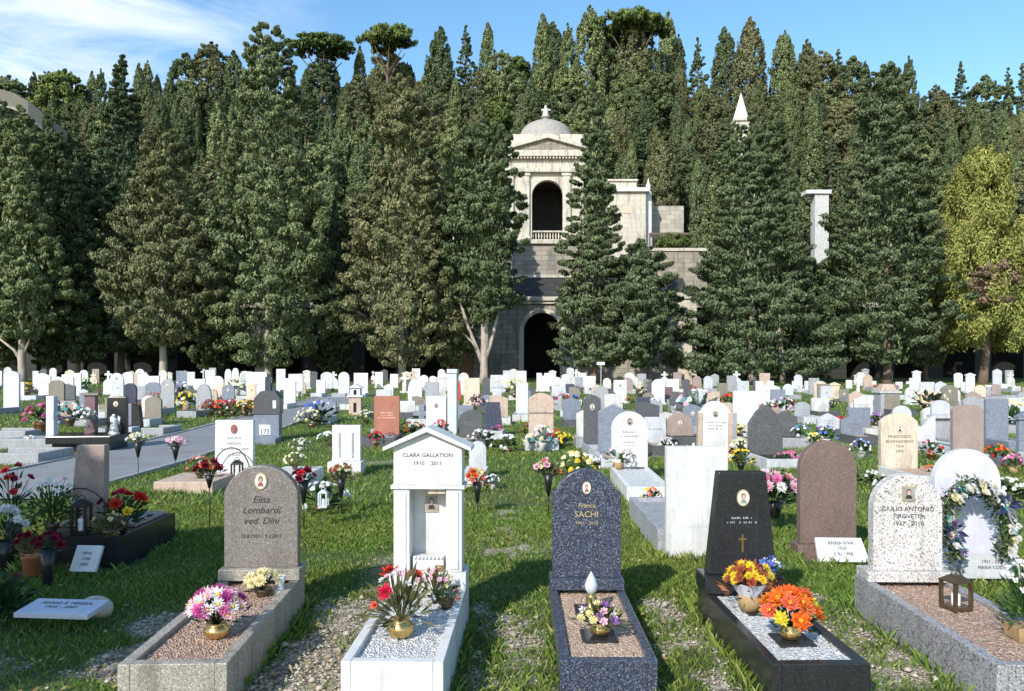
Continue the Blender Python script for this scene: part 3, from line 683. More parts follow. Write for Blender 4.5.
for i, (px, pt, pb, hw, Y, mat, pf, bark, nm, lab, kw) in enumerate(FRONT):
    k = Y / F; zb = gz(Y); H1 = zat(pt, Y) - zb; H0 = zat(pb, Y) - zb; Rr = hw * k
    par = dict(csize=.135, flat=.65, up=.6, inner=5000, lobes=.26); par.update(kw)
    n = int(430 * (H1 - H0) / 24 * (Rr / 4.2) ** .5) + 90
    q = crown_quads(H0, H1, Rr, PROF[pf], n, 230, .215, 100 + i, narrow=(.5 if px == 986 else .62), **par)
    limbs = []
    lean = (0, 0)
    if px == 484:
        limbs = [([(0, 0, 1.2), (-.5, 0, 2.6), (-1.3, -.1, 4.6), (-1.9, -.1, 6.6)], .2), ([(0, 0, 1.6), (.5, 0, 3.0), (1.0, -.1, 5.0), (1.1, 0, 7.2)], .2), ([(-.4, 0, 2.4), (-.9, -.2, 3.2), (-1.6, -.2, 3.9)], .11), ([(0.3, 0, 2.5), (.2, -.2, 4.5), (-.3, -.2, 6.5)], .13)]
    if px == 22: limbs = [([(0, 0, 1.6), (-.6, 0, 2.6), (-1.9, 0, 3.6)], .16), ([(0, 0, 2.0), (.5, 0, 3.2), (.8, 0, 4.2)], .13)]
    if px == 166: limbs = [([(.9, .1, -.2), (.85, 0, 1.6), (.7, 0, 4.5)], .27)]
    if px == 752: limbs = [([(2.5, .4, -.2), (2.45, .3, 2), (2.1, .2, 4.5)], .26)]
    if px == 986: lean = (1.3, 0)
    tr = tree(nm, lab, 'tree', xat(px, Y) - (.3 if px == 986 else 0), Y, zb, q, mat, H0 + (H1 - H0) * .35 if px != 986 else 12, .34 if hw > 36 else .24, bark, limbs, 'old trees along the back of the field', lean, i)
    if px == 986:  # the withered brown fork low in its crown
        q2 = crown_quads(zat(306, Y) - zb, zat(268, Y) - zb, 1.5, [(0, .7), (.5, 1), (1, .6)], 34, 90, .18, 77, csize=.24, inner=60, flat=.6)
        q2[..., 1] -= 3.5; q2[..., 0] -= 1.3
        tag(link('dead_foliage', quads_mesh('dead_foliage', q2, M['dry_twigs']), tr), 'withered brown patch of twigs')
# --- prototypes for the wood on the hill
def hill_kind(kind, seed):
    if kind == 'slim': return crown_quads(.6, 16, 1.25, PROF['flame2'], 260, 85, .19, seed, csize=.26, flat=2.2, up=1.2, inner=700, lobes=.06, fill=.72), 15, .2
    if kind == 'spire': return crown_quads(.8, 17, 2.1, PROF['flame2'], 340, 95, .21, seed, csize=.19, flat=1.9, up=1.1, inner=1100, lobes=.09, fill=.7), 15, .25
    if kind == 'broad': return crown_quads(1.2, 15, 3.1, PROF['egg'], 230, 135, .24, seed, csize=.2, flat=.75, up=.5, inner=600), 12, .3
    if kind == 'cedar': return crown_quads(1.0, 17, 3.4, PROF['cone'], 230, 135, .24, seed, csize=.18, flat=.4, up=.3, lift=.1, inner=500), 15, .3
    if kind == 'umbrella':
        q = crown_quads(10.9, 12.6, 4.9, [(0, 1), (.3, .97), (.6, .8), (.85, .55), (1, .3)], 190, 70, .28, seed, csize=.13, flat=.4, up=.1, inner=300, lobes=.12, fill=.2)
        return q, 9.8, .3
    if kind == 'round': return crown_quads(1.5, 13, 4.0, PROF['egg'], 210, 85, .38, seed, csize=.22, flat=.7, up=.3, inner=500, lobes=.25), 10, .3
PROTO = {}
def proto(kind, mat, v):
    key = (kind, mat, v)
    if key in PROTO: return PROTO[key]
    q, top, r = hill_kind(kind, 500 + 31 * v + len(kind))
    cm = quads_mesh('crown', q, M[mat])
    mb = MB()
    limbs = []
    if kind == 'umbrella':
        mb.tube([(0, 0, -1), (.1, 0, 4), (-.1, 0, 7), (0, 0, 9.9)], [.34, .27, .22, .12], 8)
        for k in range(7):
            a = 2 * PI * k / 7; mb.tube([(0, 0, 6.6 + .2 * k), (1.3 * math.cos(a), 1.3 * math.sin(a), 8.6), (3.1 * math.cos(a), 3.1 * math.sin(a), 10.2)], [.15, .1, .05], 5)
    else: mb.tube([(0, 0, -1), (0.05, 0, top * .4), (0, 0, top)], [r, r * .7, .04], 7)
    tm = bpy.data.meshes.new('trunk'); tm.from_pydata(mb.v, [], mb.f); tm.materials.append(M['brown_bark']); tm.update()
    PROTO[key] = (cm, tm); return PROTO[key]
BASEH = {'slim': 16, 'spire': 17, 'broad': 15, 'cedar': 17, 'umbrella': 12.6, 'round': 13}
TNAME = {'slim': 'cypress_tree', 'spire': 'cypress_tree', 'broad': 'evergreen_tree', 'cedar': 'cedar_tree', 'umbrella': 'umbrella_pine', 'round': 'evergreen_tree'}
def hill_tree(kind, mat, v, x, y, height, wide, label, group, rz):
    cm, tm = proto(kind, mat, v)
    z = float(hz(x, y)); s = height / BASEH[kind]
    t = thing(TNAME[kind], label, 'tree', (x, y, z - .2), rz, group)
    for nm, m_ in (('trunk', tm), ('crown', cm)):
        o = link(nm, m_, t); o.scale = (s * wide, s * wide, s)
    return t
SKY = [(6, 76, 'round'), (34, 72, 'slim'), (45, 71, 'slim'), (62, 70, 'round'), (92, 71, 'slim'), (101, 68, 'slim'), (120, 56, 'cedar'), (139, 63, 'slim'), (147, 60, 'slim'), (157, 74, 'slim'), (170, 80, 'spire'),
       (186, 54, 'broad'), (210, 42, 'broad'), (234, 50, 'spire'), (291, 64, 'cedar'), (322, 38, 'umbrella'), (308, 66, 'spire'), (322, 55, 'broad'), (335, 62, 'cedar'), (388, 45, 'broad'), (632, 50, 'broad'), (360, 46, 'slim'), (396, 56, 'broad'), (612, 40, 'spire'), (652, 44, 'spire'), (388, 28, 'umbrella'), (376, 66, 'spire'), (408, 62, 'spire'), (440, 26, 'spire'), (466, 26, 'cedar'), (488, 22, 'slim'), (503, 52, 'broad'), (517, 58, 'round'),
       (543, 13, 'slim'), (553, 22, 'spire'), (568, 22, 'slim'), (590, 5, 'spire'), (632, 16, 'umbrella'), (615, 22, 'broad'), (634, 9, 'spire'), (668, 12, 'slim'), (678, 34, 'slim'), (698, 38, 'cedar'), (725, 27, 'spire'), (750, 18, 'spire'), (784, 30, 'spire'), (788, 50, 'slim'), (807, 40, 'spire'), (822, 52, 'broad'), (838, 50, 'cedar'), (852, 58, 'broad'),
       (865, 61, 'slim'), (890, 66, 'broad'), (909, 55, 'slim'), (935, 86, 'broad'), (961, 62, 'cedar'), (985, 76, 'broad'), (1008, 68, 'cedar'), (1022, 64, 'cedar')]
HM = {'slim': ['cypress_olive', 'cypress_dark'], 'spire': ['cypress_olive', 'cypress_dark', 'cypress_brown'], 'broad': ['cypress_brown', 'cypress_olive', 'cypress_dark'], 'cedar': ['cedar_blue'], 'umbrella': ['pine_green'], 'round': ['cypress_olive', 'pine_green']}
WORD = {'slim': 'slim pointed cypress', 'spire': 'full spire shaped cypress', 'broad': 'broad round topped evergreen', 'cedar': 'dark cedar with layered branches', 'umbrella': 'umbrella pine', 'round': 'rounded leafy evergreen'}
ORD = ['first', 'second', 'third', 'fourth', 'fifth', 'sixth', 'seventh', 'eighth', 'ninth', 'tenth', 'eleventh', 'twelfth', 'thirteenth', 'fourteenth', 'fifteenth', 'sixteenth']
seen = {}
rg = random.Random(11)
for i, (px, pt, kind) in enumerate(sorted(SKY)):
    Y = 146 + rg.uniform(-5, 5); x = xat(px, Y); h = zat(pt, Y) - float(hz(x, Y)) + .2
    c = seen.get(kind, 0); seen[kind] = c + 1
    lab = 'umbrella pine on the ridge, flat crown against the sky, %s from the left' % ORD[c] if kind == 'umbrella' else '%s on the skyline, %s of its shape from the left' % (WORD[kind], ORD[c])
    wd = {'umbrella': (33 if px < 350 else 28 if px < 420 else 38) * Y / F / 4.9 / (h / 12.6), 'slim': 1.0, 'spire': 1.0, 'broad': 1.0, 'cedar': .85, 'round': .9}[kind]
    hill_tree(kind, HM[kind][i % len(HM[kind])], i % 3, x, Y, h, wd, lab, 'trees along the skyline', rg.uniform(0, 6.28))
rg = random.Random(23)
GL = {'slim': 'slim cypress among the dense wood on the hillside', 'spire': 'full pointed cypress among the dense wood on the hillside', 'broad': 'broad evergreen among the dense wood on the hillside', 'cedar': 'layered cedar among the dense wood on the hillside', 'round': 'rounded evergreen among the dense wood on the hillside'}
for j, Y in enumerate([85, 91, 97, 104, 111, 119, 127, 136]):
    step = 40 - j * .8; px = -70 + (j % 2) * step / 2
    if j > 8: break
    while px < 1095:
        q = px + rg.uniform(-11, 11); yy = Y + rg.uniform(-2.5, 2.5); x = xat(q, yy); px += step * rg.uniform(.75, 1.2)
        if yy < 101 and 488 < q < 710: continue
        if yy < 106 and 716 < q < 766: continue
        if yy < 100 and 800 < q < 842: continue
        if yy < 108 and q < 85: continue
        kind = rg.choices(['slim', 'spire', 'broad', 'cedar', 'round'], [6, 6, 1.8, 1.2, .6])[0]
        h = rg.uniform(13, 19) * (1.0 if kind != 'round' else .75)
        if j >= 6: h = min(h, 15)
        if 485 < q < 720 and j < 5: h *= .9
        hill_tree(kind, rg.choice(HM[kind]), rg.randrange(3), x, yy, h, rg.uniform(.85, 1.2), GL[kind], 'dense wood on the hillside: ' + WORD[kind], rg.uniform(0, 6.28))
px = -40
while px < 1070:
    yy = 141 + rg.uniform(-3, 2); x = xat(px, yy); kind = rg.choice(['slim', 'spire', 'broad', 'broad', 'cedar'])
    top = rg.uniform(78, 112) + (14 if px < 160 or px > 900 else 0) - (18 if 420 < px < 700 else 0)
    hill_tree(kind, rg.choice(HM[kind]), rg.randrange(3), x, yy, zat(top, yy) - float(hz(x, yy)), rg.uniform(.9, 1.25), GL[kind], 'dense wood on the hillside: ' + WORD[kind], rg.uniform(0, 6.28)); px += rg.uniform(11, 22)
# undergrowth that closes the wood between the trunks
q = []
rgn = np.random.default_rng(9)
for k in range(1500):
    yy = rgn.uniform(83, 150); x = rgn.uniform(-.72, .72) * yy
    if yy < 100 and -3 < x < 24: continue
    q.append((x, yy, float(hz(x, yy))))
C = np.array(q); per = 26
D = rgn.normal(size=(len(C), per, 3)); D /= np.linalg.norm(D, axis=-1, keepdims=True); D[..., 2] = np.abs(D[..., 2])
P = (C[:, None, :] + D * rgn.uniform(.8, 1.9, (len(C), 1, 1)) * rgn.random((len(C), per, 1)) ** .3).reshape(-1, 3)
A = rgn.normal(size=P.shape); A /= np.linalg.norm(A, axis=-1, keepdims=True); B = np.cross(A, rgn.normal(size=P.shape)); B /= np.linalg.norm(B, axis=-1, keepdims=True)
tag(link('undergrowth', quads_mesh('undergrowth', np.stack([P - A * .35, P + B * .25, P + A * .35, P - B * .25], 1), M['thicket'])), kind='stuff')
# ------------------------------------------------------------------ the chapel and the buildings on the slope
def arch_wall(mb, x0, x1, H, arches, y0, y1, m=0, z0=0.0):
    """wall with round-headed openings (cx, half width, spring height), built from piers, spandrels and lintels"""
    x = x0
    for cx, r, zs in sorted(arches):
        mb.box(x, cx - r, y0, y1, z0, H, m)
        arc = [(cx + r * math.cos(PI - PI * i / 16), zs + r * math.sin(PI - PI * i / 16)) for i in range(17)]
        top = zs + r + .02
        for i in range(16):
            a, b = arc[i], arc[i + 1]
            mb.prism([a, b, (b[0], H), (a[0], H)], y0, y1, m)
        x = cx + r
    mb.box(x, x1, y0, y1, z0, H, m)
YP, YT = 76.0, 82.0
ch = thing('chapel', 'pale stone chapel with a domed temple over a dark arched portal, half hidden by conifers', 'chapel', (xat(542, YP), YP, gz(YP)))
ox, oz = xat(542, YP), gz(YP)
X = lambda px, Y: xat(px, Y) - ox
Z = lambda py, Y: zat(py, Y) - oz
def cpart(mb, name, mat, bev=.03): return mb.build(name, M[mat], ch, bev)
mb = MB(); arch_wall(mb, X(452, YP), X(690, YP), Z(301, YP), [(0, X(560, YP), Z(313, YP) - X(560, YP))], 0, .9); cpart(mb, 'portal_wall', 'weathered_wall')
mb = MB(); r = X(560, YP)
for i in range(16):
    a0, a1 = PI * i / 16, PI * (i + 1) / 16; zs = Z(313, YP) - r
    p = lambda a, q: (q * math.cos(a), zs + q * math.sin(a))
    mb.prism([p(a0, r + .02), p(a0, r + .45), p(a1, r + .45), p(a1, r + .02)], -.14, .02)
mb.box(-r - .5, -r - .02, -.16, .02, -.3, zs); mb.box(r + .02, r + .95, -.22, .02, -.3, zs + 1.6)
cpart(mb, 'portal_frame', 'chapel_stone')
mb = MB(); mb.box(-r - 1.2, r + 1.2, 4.5, 4.7, -.3, 9); mb.box(-r - 1.3, -r - 1.1, .9, 4.5, -.3, 9); mb.box(r + 1.1, r + 1.3, .9, 4.5, -.3, 9); mb.box(-r - 1.2, r + 1.2, .9, 4.6, 7.6, 7.8); cpart(mb, 'porch_interior', 'interior_shade', 0)
mb = MB(); mb.box(X(450, YP), X(692, YP), -.45, .92, Z(301, YP), Z(297, YP)); mb.box(X(451, YP), X(691, YP), -.25, .0, Z(304, YP), Z(301, YP) - .003); cpart(mb, 'cornice', 'chapel_stone')
mb = MB(); mb.add([(X(500, YP), -.2, Z(297, YP)), (X(690, YP), -.2, Z(297, YP)), (X(690, YP), 3.2, Z(278, YP + 3.2)), (X(500, YP), 3.2, Z(278, YP + 3.2)),
                   (X(500, YP), -.2, Z(300, YP)), (X(690, YP), -.2, Z(300, YP)), (X(690, YP), 3.2, Z(300, YP)), (X(500, YP), 3.2, Z(300, YP))], [(0, 1, 2, 3), (4, 5, 1, 0), (5, 6, 2, 1), (7, 4, 0, 3), (6, 7, 3, 2)]); cpart(mb, 'sloping_roof', 'dark_wall', 0)
y2 = YP + 3.4
mb = MB(); mb.box(X(498, y2), X(592, y2), 3.4, 12, Z(300, y2), Z(244, y2)); cpart(mb, 'podium', 'weathered_wall')
mb = MB(); mb.box(X(497, y2), X(594, y2), 3.1, 3.42, Z(278, y2), Z(275, y2)); mb.box(X(500, y2), X(590, y2), 3.1, 3.42, Z(244, y2), Z(240, y2)); mb.box(X(500, y2), X(590, y2), 3.42, 12, Z(244, y2) + .003, Z(240, y2)); cpart(mb, 'podium_ledge', 'chapel_stone')
# temple
d = YT - YP
cx = X(547.5, YT); ra = (xat(563, YT) - xat(532, YT)) / 2
z0, z1 = Z(240, YT), Z(173, YT)
mb = MB(); arch_wall(mb, X(508, YT), X(584, YT), z1, [(cx, ra, Z(180, YT) - ra)], d, d + .8, 0, z0)
mb.box(X(508, YT), X(508, YT) + .8, d + .8, d + 6.6, z0, z1); mb.box(X(584, YT) - .8, X(584, YT), d + .8, d + 6.6, z0, z1); cpart(mb, 'temple_wall', 'chapel_stone')
mb = MB(); mb.box(X(509, YT) + .8, X(583, YT) - .8, d + 6.0, d + 6.3, z0, z1); mb.box(X(509, YT) + .8, X(583, YT) - .8, d + .82, d + 6, z1 - .3, z1 - .02); cpart(mb, 'temple_back_wall', 'dark_wall', 0)  # dark stone paints in the shade behind the temple arch
for q in (509.5, 525.5, 566.5, 579.5):
    mb = MB(); a = X(q, YT); mb.box(a - .42, a + .42, d - .28, d - .003, z0, z1 - .35); mb.box(a - .52, a + .52, d - .36, d - .003, z1 - .35, z1 - .003); mb.box(a - .5, a + .5, d - .34, d - .003, z0 + .003, z0 + .4)
    cpart(mb, 'pilaster', 'chapel_stone')
mb = MB(); mb.box(X(505, YT), X(588, YT), d - .5, d + 6.8, z1, Z(169, YT)); mb.box(X(508, YT), X(585, YT), d - .22, d + 6.6, Z(169, YT) + .003, Z(158, YT)); mb.box(X(502, YT), X(591, YT), d - .8, d + 7, Z(158, YT) + .003, Z(152, YT)); cpart(mb, 'entablature', 'chapel_stone')
mb = MB()
for k in range(26):
    a = X(504.5, YT) + k * .335; mb.box(a, a + .17, d - .7, d - .225, Z(158, YT) - .22, Z(158, YT) - .003)
cpart(mb, 'dentils', 'chapel_stone', 0)
zb = Z(152, YT)
mb = MB(); mb.prism([(X(510, YT), zb + .15), (X(585, YT), zb + .15), (cx, Z(139.5, YT))], d - .3, d + 1.5)
cpart(mb, 'pediment', 'weathered_wall')
mb = MB()
for s in (-1, 1):
    xe = X(547.5 + s * 45, YT); ap = Z(135.5, YT)
    pr = [(xe, zb + .003), (xe, zb + .35), (cx, ap + .1), (cx, ap - .42)]
    mb.prism(pr if s < 0 else pr[::-1], d - .7, d + 1.6)
cpart(mb, 'raking_cornice', 'chapel_stone')
mb = MB(); mb.box(X(511, YT + 2), X(583, YT + 2), d + 1.65, d + 6.5, zb + .003, Z(134, YT + 1.6)); cpart(mb, 'attic', 'chapel_stone')
rd = 2.9; zc = Z(134, YT + 1.6); hd = Z(120, YT + 4) - zc
mb = MB(); mb.lathe([(rd * 1.04, -.3), (rd * 1.04, .35), (rd, .36)] + [(rd * math.cos(PI / 2 * i / 9), .36 + (hd - .36) * math.sin(PI / 2 * i / 9)) for i in range(1, 9)] + [(.35, hd), (.35, hd + .3), (.5, hd + .32), (.5, hd + .45), (.05, hd + .5)], (cx, d + 4.3, zc), 28); cpart(mb, 'dome', 'dome_stone', 0)
mb = MB(); zt = zc + hd + .45
mb.lathe([(.32, 0), (.36, .1), (.26, .5), (.30, .8), (.2, .95), (.02, 1.0)], (cx, d + 4.3, zt), 10); mb.ball((cx, d + 4.3, zt + 1.12), .15, 8, 6)
mb.box(cx - .5, cx + .5, d + 4.2, d + 4.35, zt + .68, zt + .82); cpart(mb, 'statue', 'white_marble', 0)
mb = MB()
for k in range(11):
    a = cx - ra + .13 + k * (2 * ra - .26) / 10; mb.lathe([(.07, 0), (.05, .1), (.1, .35), (.05, .65), (.07, .75)], (a, d + .35, z0 + .12), 6)
mb.box(cx - ra, cx + ra, d + .22, d + .48, z0 + .003, z0 + .12); mb.box(cx - ra, cx + ra, d + .2, d + .5, z0 + .87, z0 + 1.02); cpart(mb, 'balustrade', 'chapel_stone', 0)
mb = MB(); mb.box(X(676, YP) , X(694, YP), -1.2, -.5, -.3, Z(300, YP)); mb.box(X(674, YP), X(697, YP), -1.35, -.47, Z(300, YP) + .003, Z(294, YP)); cpart(mb, 'corner_pier', 'chapel_stone')
# annex with terrace on the right
Y5 = 83.0
an = thing('annex_building', 'white flat roofed annex on the terrace right of the chapel temple', 'building', (xat(635, Y5), Y5, 8))
ax = xat(635, Y5); XA = lambda px: xat(px, Y5) - ax; ZA = lambda py: zat(py, Y5) - 8
mb = MB(); mb.box(XA(608), XA(646), 0, 6, ZA(262), ZA(192)); mb.build('wall', M['chapel_stone'], an, .03)
mb = MB(); mb.box(XA(606), XA(649), -.35, 6.2, ZA(192) + .003, ZA(188)); mb.build('roof', M['white_marble'], an, .02)
mb = MB(); mb.box(XA(606), XA(639), 1.5, 5, ZA(188) + .003, ZA(178)); mb.box(XA(604), XA(640), 1.3, 5.2, ZA(178) + .003, ZA(176)); mb.build('upper_block', M['chapel_stone'], an, .02)
mb = MB(); mb.box(XA(623), XA(632), -.05, .02, ZA(213), ZA(206)); mb.build('window', M['peach_stone'], an)
mb = MB(); mb.lathe([(.35, 0), (.35, .2), (.2, .3), (.28, .9), (.12, 1.3), (.02, 1.7)], (XA(650) , 1, ZA(192)), 8); mb.box(XA(650) - .3, XA(650) + .3, .7, 1.3, -1, ZA(192)); mb.build('finial', M['white_marble'], an)
mb = MB(); mb.box(XA(652), XA(690), 3, 3.6, ZA(255), ZA(200)); mb.build('rear_wall', M['warm_wall'], an, .03)
mb = MB(); mb.box(XA(650), XA(690), .4, .6, ZA(234), ZA(232))
for k in range(14): mb.box(XA(650) + .3 * k, XA(650) + .3 * k + .06, .46, .54, ZA(249), ZA(234))
mb.build('railing', M['brown_bark'], an)
mb = MB(); mb.box(XA(634), XA(706), -.6, 0, ZA(330), ZA(252)); mb.build('retaining_wall', M['weathered_wall'], an, .03)
mb = MB(); mb.box(XA(633), XA(707), -.75, .15, ZA(252) + .003, ZA(249)); mb.build('coping', M['chapel_stone'], an, .02)
hb = crown_quads(0, 1.6, 1.7, PROF['egg'], 60, 60, .22, 41, csize=.3, inner=60); hb[..., 0] += xat(672, 84); hb[..., 1] += 84; hb[..., 2] += zat(249, 84)
tag(link('shrub', quads_mesh('shrub', hb, M['pine_green'])), 'green shrub on the terrace behind the railing right of the annex', 'shrub')
# white gate-like frame on the slope
Y6 = 80.0; fr = thing('stone_frame', 'white upright stone gateway standing between the dark conifers on the slope', 'gateway', (xat(821, Y6), Y6, 3)); fx = xat(821, Y6)
mb = MB(); mb.box(xat(815, Y6) - fx, xat(829, Y6) - fx, 0, 1.2, -1, zat(194, Y6) - 3, 0); mb.build('pillar', M['old_white_marble'], fr, .03)
mb = MB(); mb.box(xat(806, Y6) - fx, xat(831, Y6) - fx, -.2, 1.4, zat(194, Y6) - 2.997, zat(190, Y6) - 3); mb.build('lintel', M['white_marble'], fr, .03)
# white spire
Y7 = 82.0; sp_ = thing('spire', 'slender white pointed spire rising out of the dark conifers on the right', 'spire', (xat(741, Y7), Y7, 1))
mb = MB(); zt = zat(123, Y7) - 1; mb.box(-.7, .7, -.7, .7, -1, zt); mb.build('shaft', M['chapel_stone'], sp_, .03)
mb = MB(); mb.box(-.85, .85, -.85, .85, zt + .003, zt + .3); mb.build('cornice', M['chapel_stone'], sp_, .03)
mb = MB(); mb.lathe([(.86, zt + .3), (.03, zat(93, Y7) - 1)], (0, 0, 0), 8, 0, False); mb.build('cap', M['white_marble'], sp_)
# small white monument that shows between two trees
mo = thing('hill_monument', 'small white gabled monument glimpsed between trees left of the chapel temple', 'monument', (xat(450, 81), 81, 2))
mb = MB(); zq = zat(192, 81) - 2; mb.box(-.5, .5, -.5, .5, -1, zq); mb.build('shaft', M['old_white_marble'], mo); mb = MB(); mb.prism([(-.75, zq), (.75, zq), (.75, zq + .25), (0, zq + .75), (-.75, zq + .25)], -.7, .7); mb.build('cap', M['white_marble'], mo)
# curved bastion high on the left
pts = [(-50, 86, 101), (-20, 87, 102.5), (0, 89, 103.5), (14, 93, 104.5), (28, 101, 105.5), (42, 113, 107), (54, 123, 109), (66, 131, 112)]
vw = thing('curved_bastion', 'curved pale stone bastion wall sweeping down at the top left of the wood', 'wall', (xat(0, 104), 104, 20))
bx = xat(0, 104)
def band(name, mat, f0, f1, t0, t1):
    mb = MB(); vs = []
    for px, py, Y in pts:
        zt_ = zat(py, Y) - 20; x = xat(px, Y) - bx
        vs += [(x, Y - 104 + t0, f0(zt_)), (x, Y - 104 + t1, f0(zt_)), (x, Y - 104 + t1, f1(zt_)), (x, Y - 104 + t0, f1(zt_))]
    n = len(pts); fs = []
    for i in range(n - 1):
        a, b = 4 * i, 4 * i + 4
        fs += [(a, b, b + 3, a + 3), (a + 3, b + 3, b + 2, a + 2), (a + 2, b + 2, b + 1, a + 1), (a + 1, b + 1, b, a)]
    mb.add(vs, fs + [(0, 3, 2, 1), (4 * n - 4, 4 * n - 3, 4 * n - 2, 4 * n - 1)]); mb.build(name, M[mat], vw)
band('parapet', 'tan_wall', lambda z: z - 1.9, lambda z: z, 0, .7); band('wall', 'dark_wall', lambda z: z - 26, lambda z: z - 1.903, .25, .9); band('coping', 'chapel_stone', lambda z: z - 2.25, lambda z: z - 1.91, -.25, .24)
# arcades behind the trees
def arcade(label, xa, xb, seed):
    a = thing('arcade_building', label, 'arcade', ((xa + xb) / 2, 77.5, gz(77)))
    w = (xb - xa) / 2; n = int(2 * w / 4.6); st = 2 * w / n
    mb = MB(); arch_wall(mb, -w, w, 7.0, [(-w + st * (k + .5), st * .33, 3.2) for k in range(n)], 0, .7); mb.build('arcade_wall', M['dark_wall'], a, 0)  # the trees' shade is put into the near-black stone colour
    mb = MB(); mb.box(-w, w, -.35, 1.0, 7.003, 7.5); mb.build('cornice', M['weathered_wall'], a, .02)
    mb = MB(); mb.box(-w, w, 4.0, 4.3, -.3, 7); mb.box(-w, w, .7, 4.0, 6.2, 6.5); mb.build('rear_wall', M['interior_shade'], a)
    return a
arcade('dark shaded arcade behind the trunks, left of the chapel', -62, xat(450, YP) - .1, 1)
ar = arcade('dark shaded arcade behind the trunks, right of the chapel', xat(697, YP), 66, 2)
dw = thing('tomb_doorway', 'brownish tomb doorway with a pale lintel under the tree with the forked trunk', 'doorway', (xat(463, 74), 74, gz(74)))
for s in (-1, 1): mb = MB(); mb.box(s * 1.25 - .25, s * 1.25 + .25, -.3, .4, -.2, zat(349, 74) - gz(74)); mb.build('jamb', M['weathered_wall'], dw, .02)
mb = MB()
mb.box(-1.7, 1.7, -.45, .5, zat(349, 74) - gz(74) + .003, zat(342, 74) - gz(74)); mb.build('lintel', M['weathered_wall'], dw, .02)
mb = MB(); mb.box(-1.0, 1.0, .1, .25, -.2, zat(349, 74) - gz(74)); mb.build('door', M['wood_brown'], dw)
sg = thing('small_sign', 'small white sign on a thin post at the dark right edge under the trees', 'sign', (xat(1010, 66), 66, gz(66)))
mb = MB(); mb.tube([(0, 0, -.2), (0, 0, zat(371, 66) - gz(66))], .03, 6); mb.build('post', M['black_iron'], sg)
mb = MB(); mb.box(-.28, .28, -.05, -.03, zat(375, 66) - gz(66), zat(370.5, 66) - gz(66)); mb.build('panel', M['white_marble'], sg); dashes(sg, -.051, zat(372, 66) - gz(66), .4, 2, .07, M['ink'])
# ------------------------------------------------------------------ the graves of the front rows
def rect(x0, x1, y0, y1): RECTS.append((x0, x1, y0, y1))
def stele(parent, w, h, th, shape, mat, z=0.0, y=0.0, bev=.006, name='headstone', back_lean=0.0):
    mb = MB(); mb.prism([(a, b + z) for a, b in outline(shape, w, h)], y - th / 2, y + th / 2)
    return mb.build(name, M[mat], parent, bev)
# 1  brown granite grave, left of the white shrine
g = thing('grave', 'brown granite grave with an arched headstone, oval portrait and pink gravel bed', 'grave', (-1.725, 5.4, 0), R(2.2), None, (0, 0))
curb(g, .53, 1.58, .25, M['curb_granite'], 'pink_chips', .06, .10); rect(-2.0, -1.42, 3.75, 5.55)
mb = MB(); mb.box(-.275, .275, -.10, .10, .252, .33); mb.build('plinth', M['curb_granite'], g, .006)
stele(g, .50, .70, .09, 'arch', 'brown_granite', .33)
portrait(g, .0, -.045, .925, .085, .115, 'porcelain', 'coat')
text_mesh(['Elisa', 'Lombardi', 'ved. Dini'], .066, g, -.0462, .775, M['ink'], 0, .32, 1.1, sx=1.0)
text_mesh(['12.8.1921 - 9.3.2010'], .034, g, -.0462, .535, M['ink'], 0, .15)
# 2  white marble shrine
g = thing('grave', 'white marble grave with a gabled shrine headstone and an open niche', 'grave', (-.545, 5.05, 0), R(-1.6), None, (0, 0))
curb(g, .50, 1.28, .28, M['white_marble'], 'white_chips', .05, .02); rect(-.82, -.28, 3.74, 5.3)
W = M['white_marble']
mb = MB(); mb.box(-.25, .25, -.02, .20, -.05, .38); mb.build('base', W, g, .005)
mb = MB(); mb.box(-.215, .215, .155, .195, .382, .93); mb.build('niche_wall', W, g)
for s in (-1, 1):
    mb = MB(); a, b = sorted((s * .222, s * .118)); mb.box(a, b, -.005, .153, .382, .915); a, b = sorted((s * .2, s * .14)); mb.box(a, b, -.012, -.0052, .40, .90); mb.build('pilaster', W, g, .004)
mb = MB(); mb.box(-.24, .24, -.02, .205, .917, .942); mb.build('moulding', W, g, .004)
mb = MB(); mb.prism([(-.222, .944), (.222, .944), (.222, 1.19), (0, 1.285), (-.222, 1.19)], -.008, .19); mb.build('pediment', W, g, .003)
mb = MB()
mb.prism([(-.285, 1.165), (0, 1.288), (.285, 1.165), (.285, 1.190), (0, 1.322), (-.285, 1.190)], -.05, .22); mb.build('roof', W, g, .003)
text_mesh(['CLARA GALLATION', '1910    2011'], .036, g, -.0092, 1.125, M['ink'], 0, 0, 1.45, sx=1.02)
portrait(g, .005, .153, .80, .09, .12, 'photo_grey', 'hair', True)
mb = MB(); mb.box(-.10, .10, .02, .12, .384, .47); 
for k in range(8): mb.ball((-.0875 + k * .025, .018, .468), .013, 7, 5)
mb.build('niche_box', W, g, .003)
mb = MB(); mb.box(.045, .10, -.0, .015, .386, .42); mb.build('small_plate', M['wood_brown'], g)
mb = MB(); mb.box(.0, .11, .012, .12, .885, .914); mb.build('votive_card', M['beige_stone'], g)
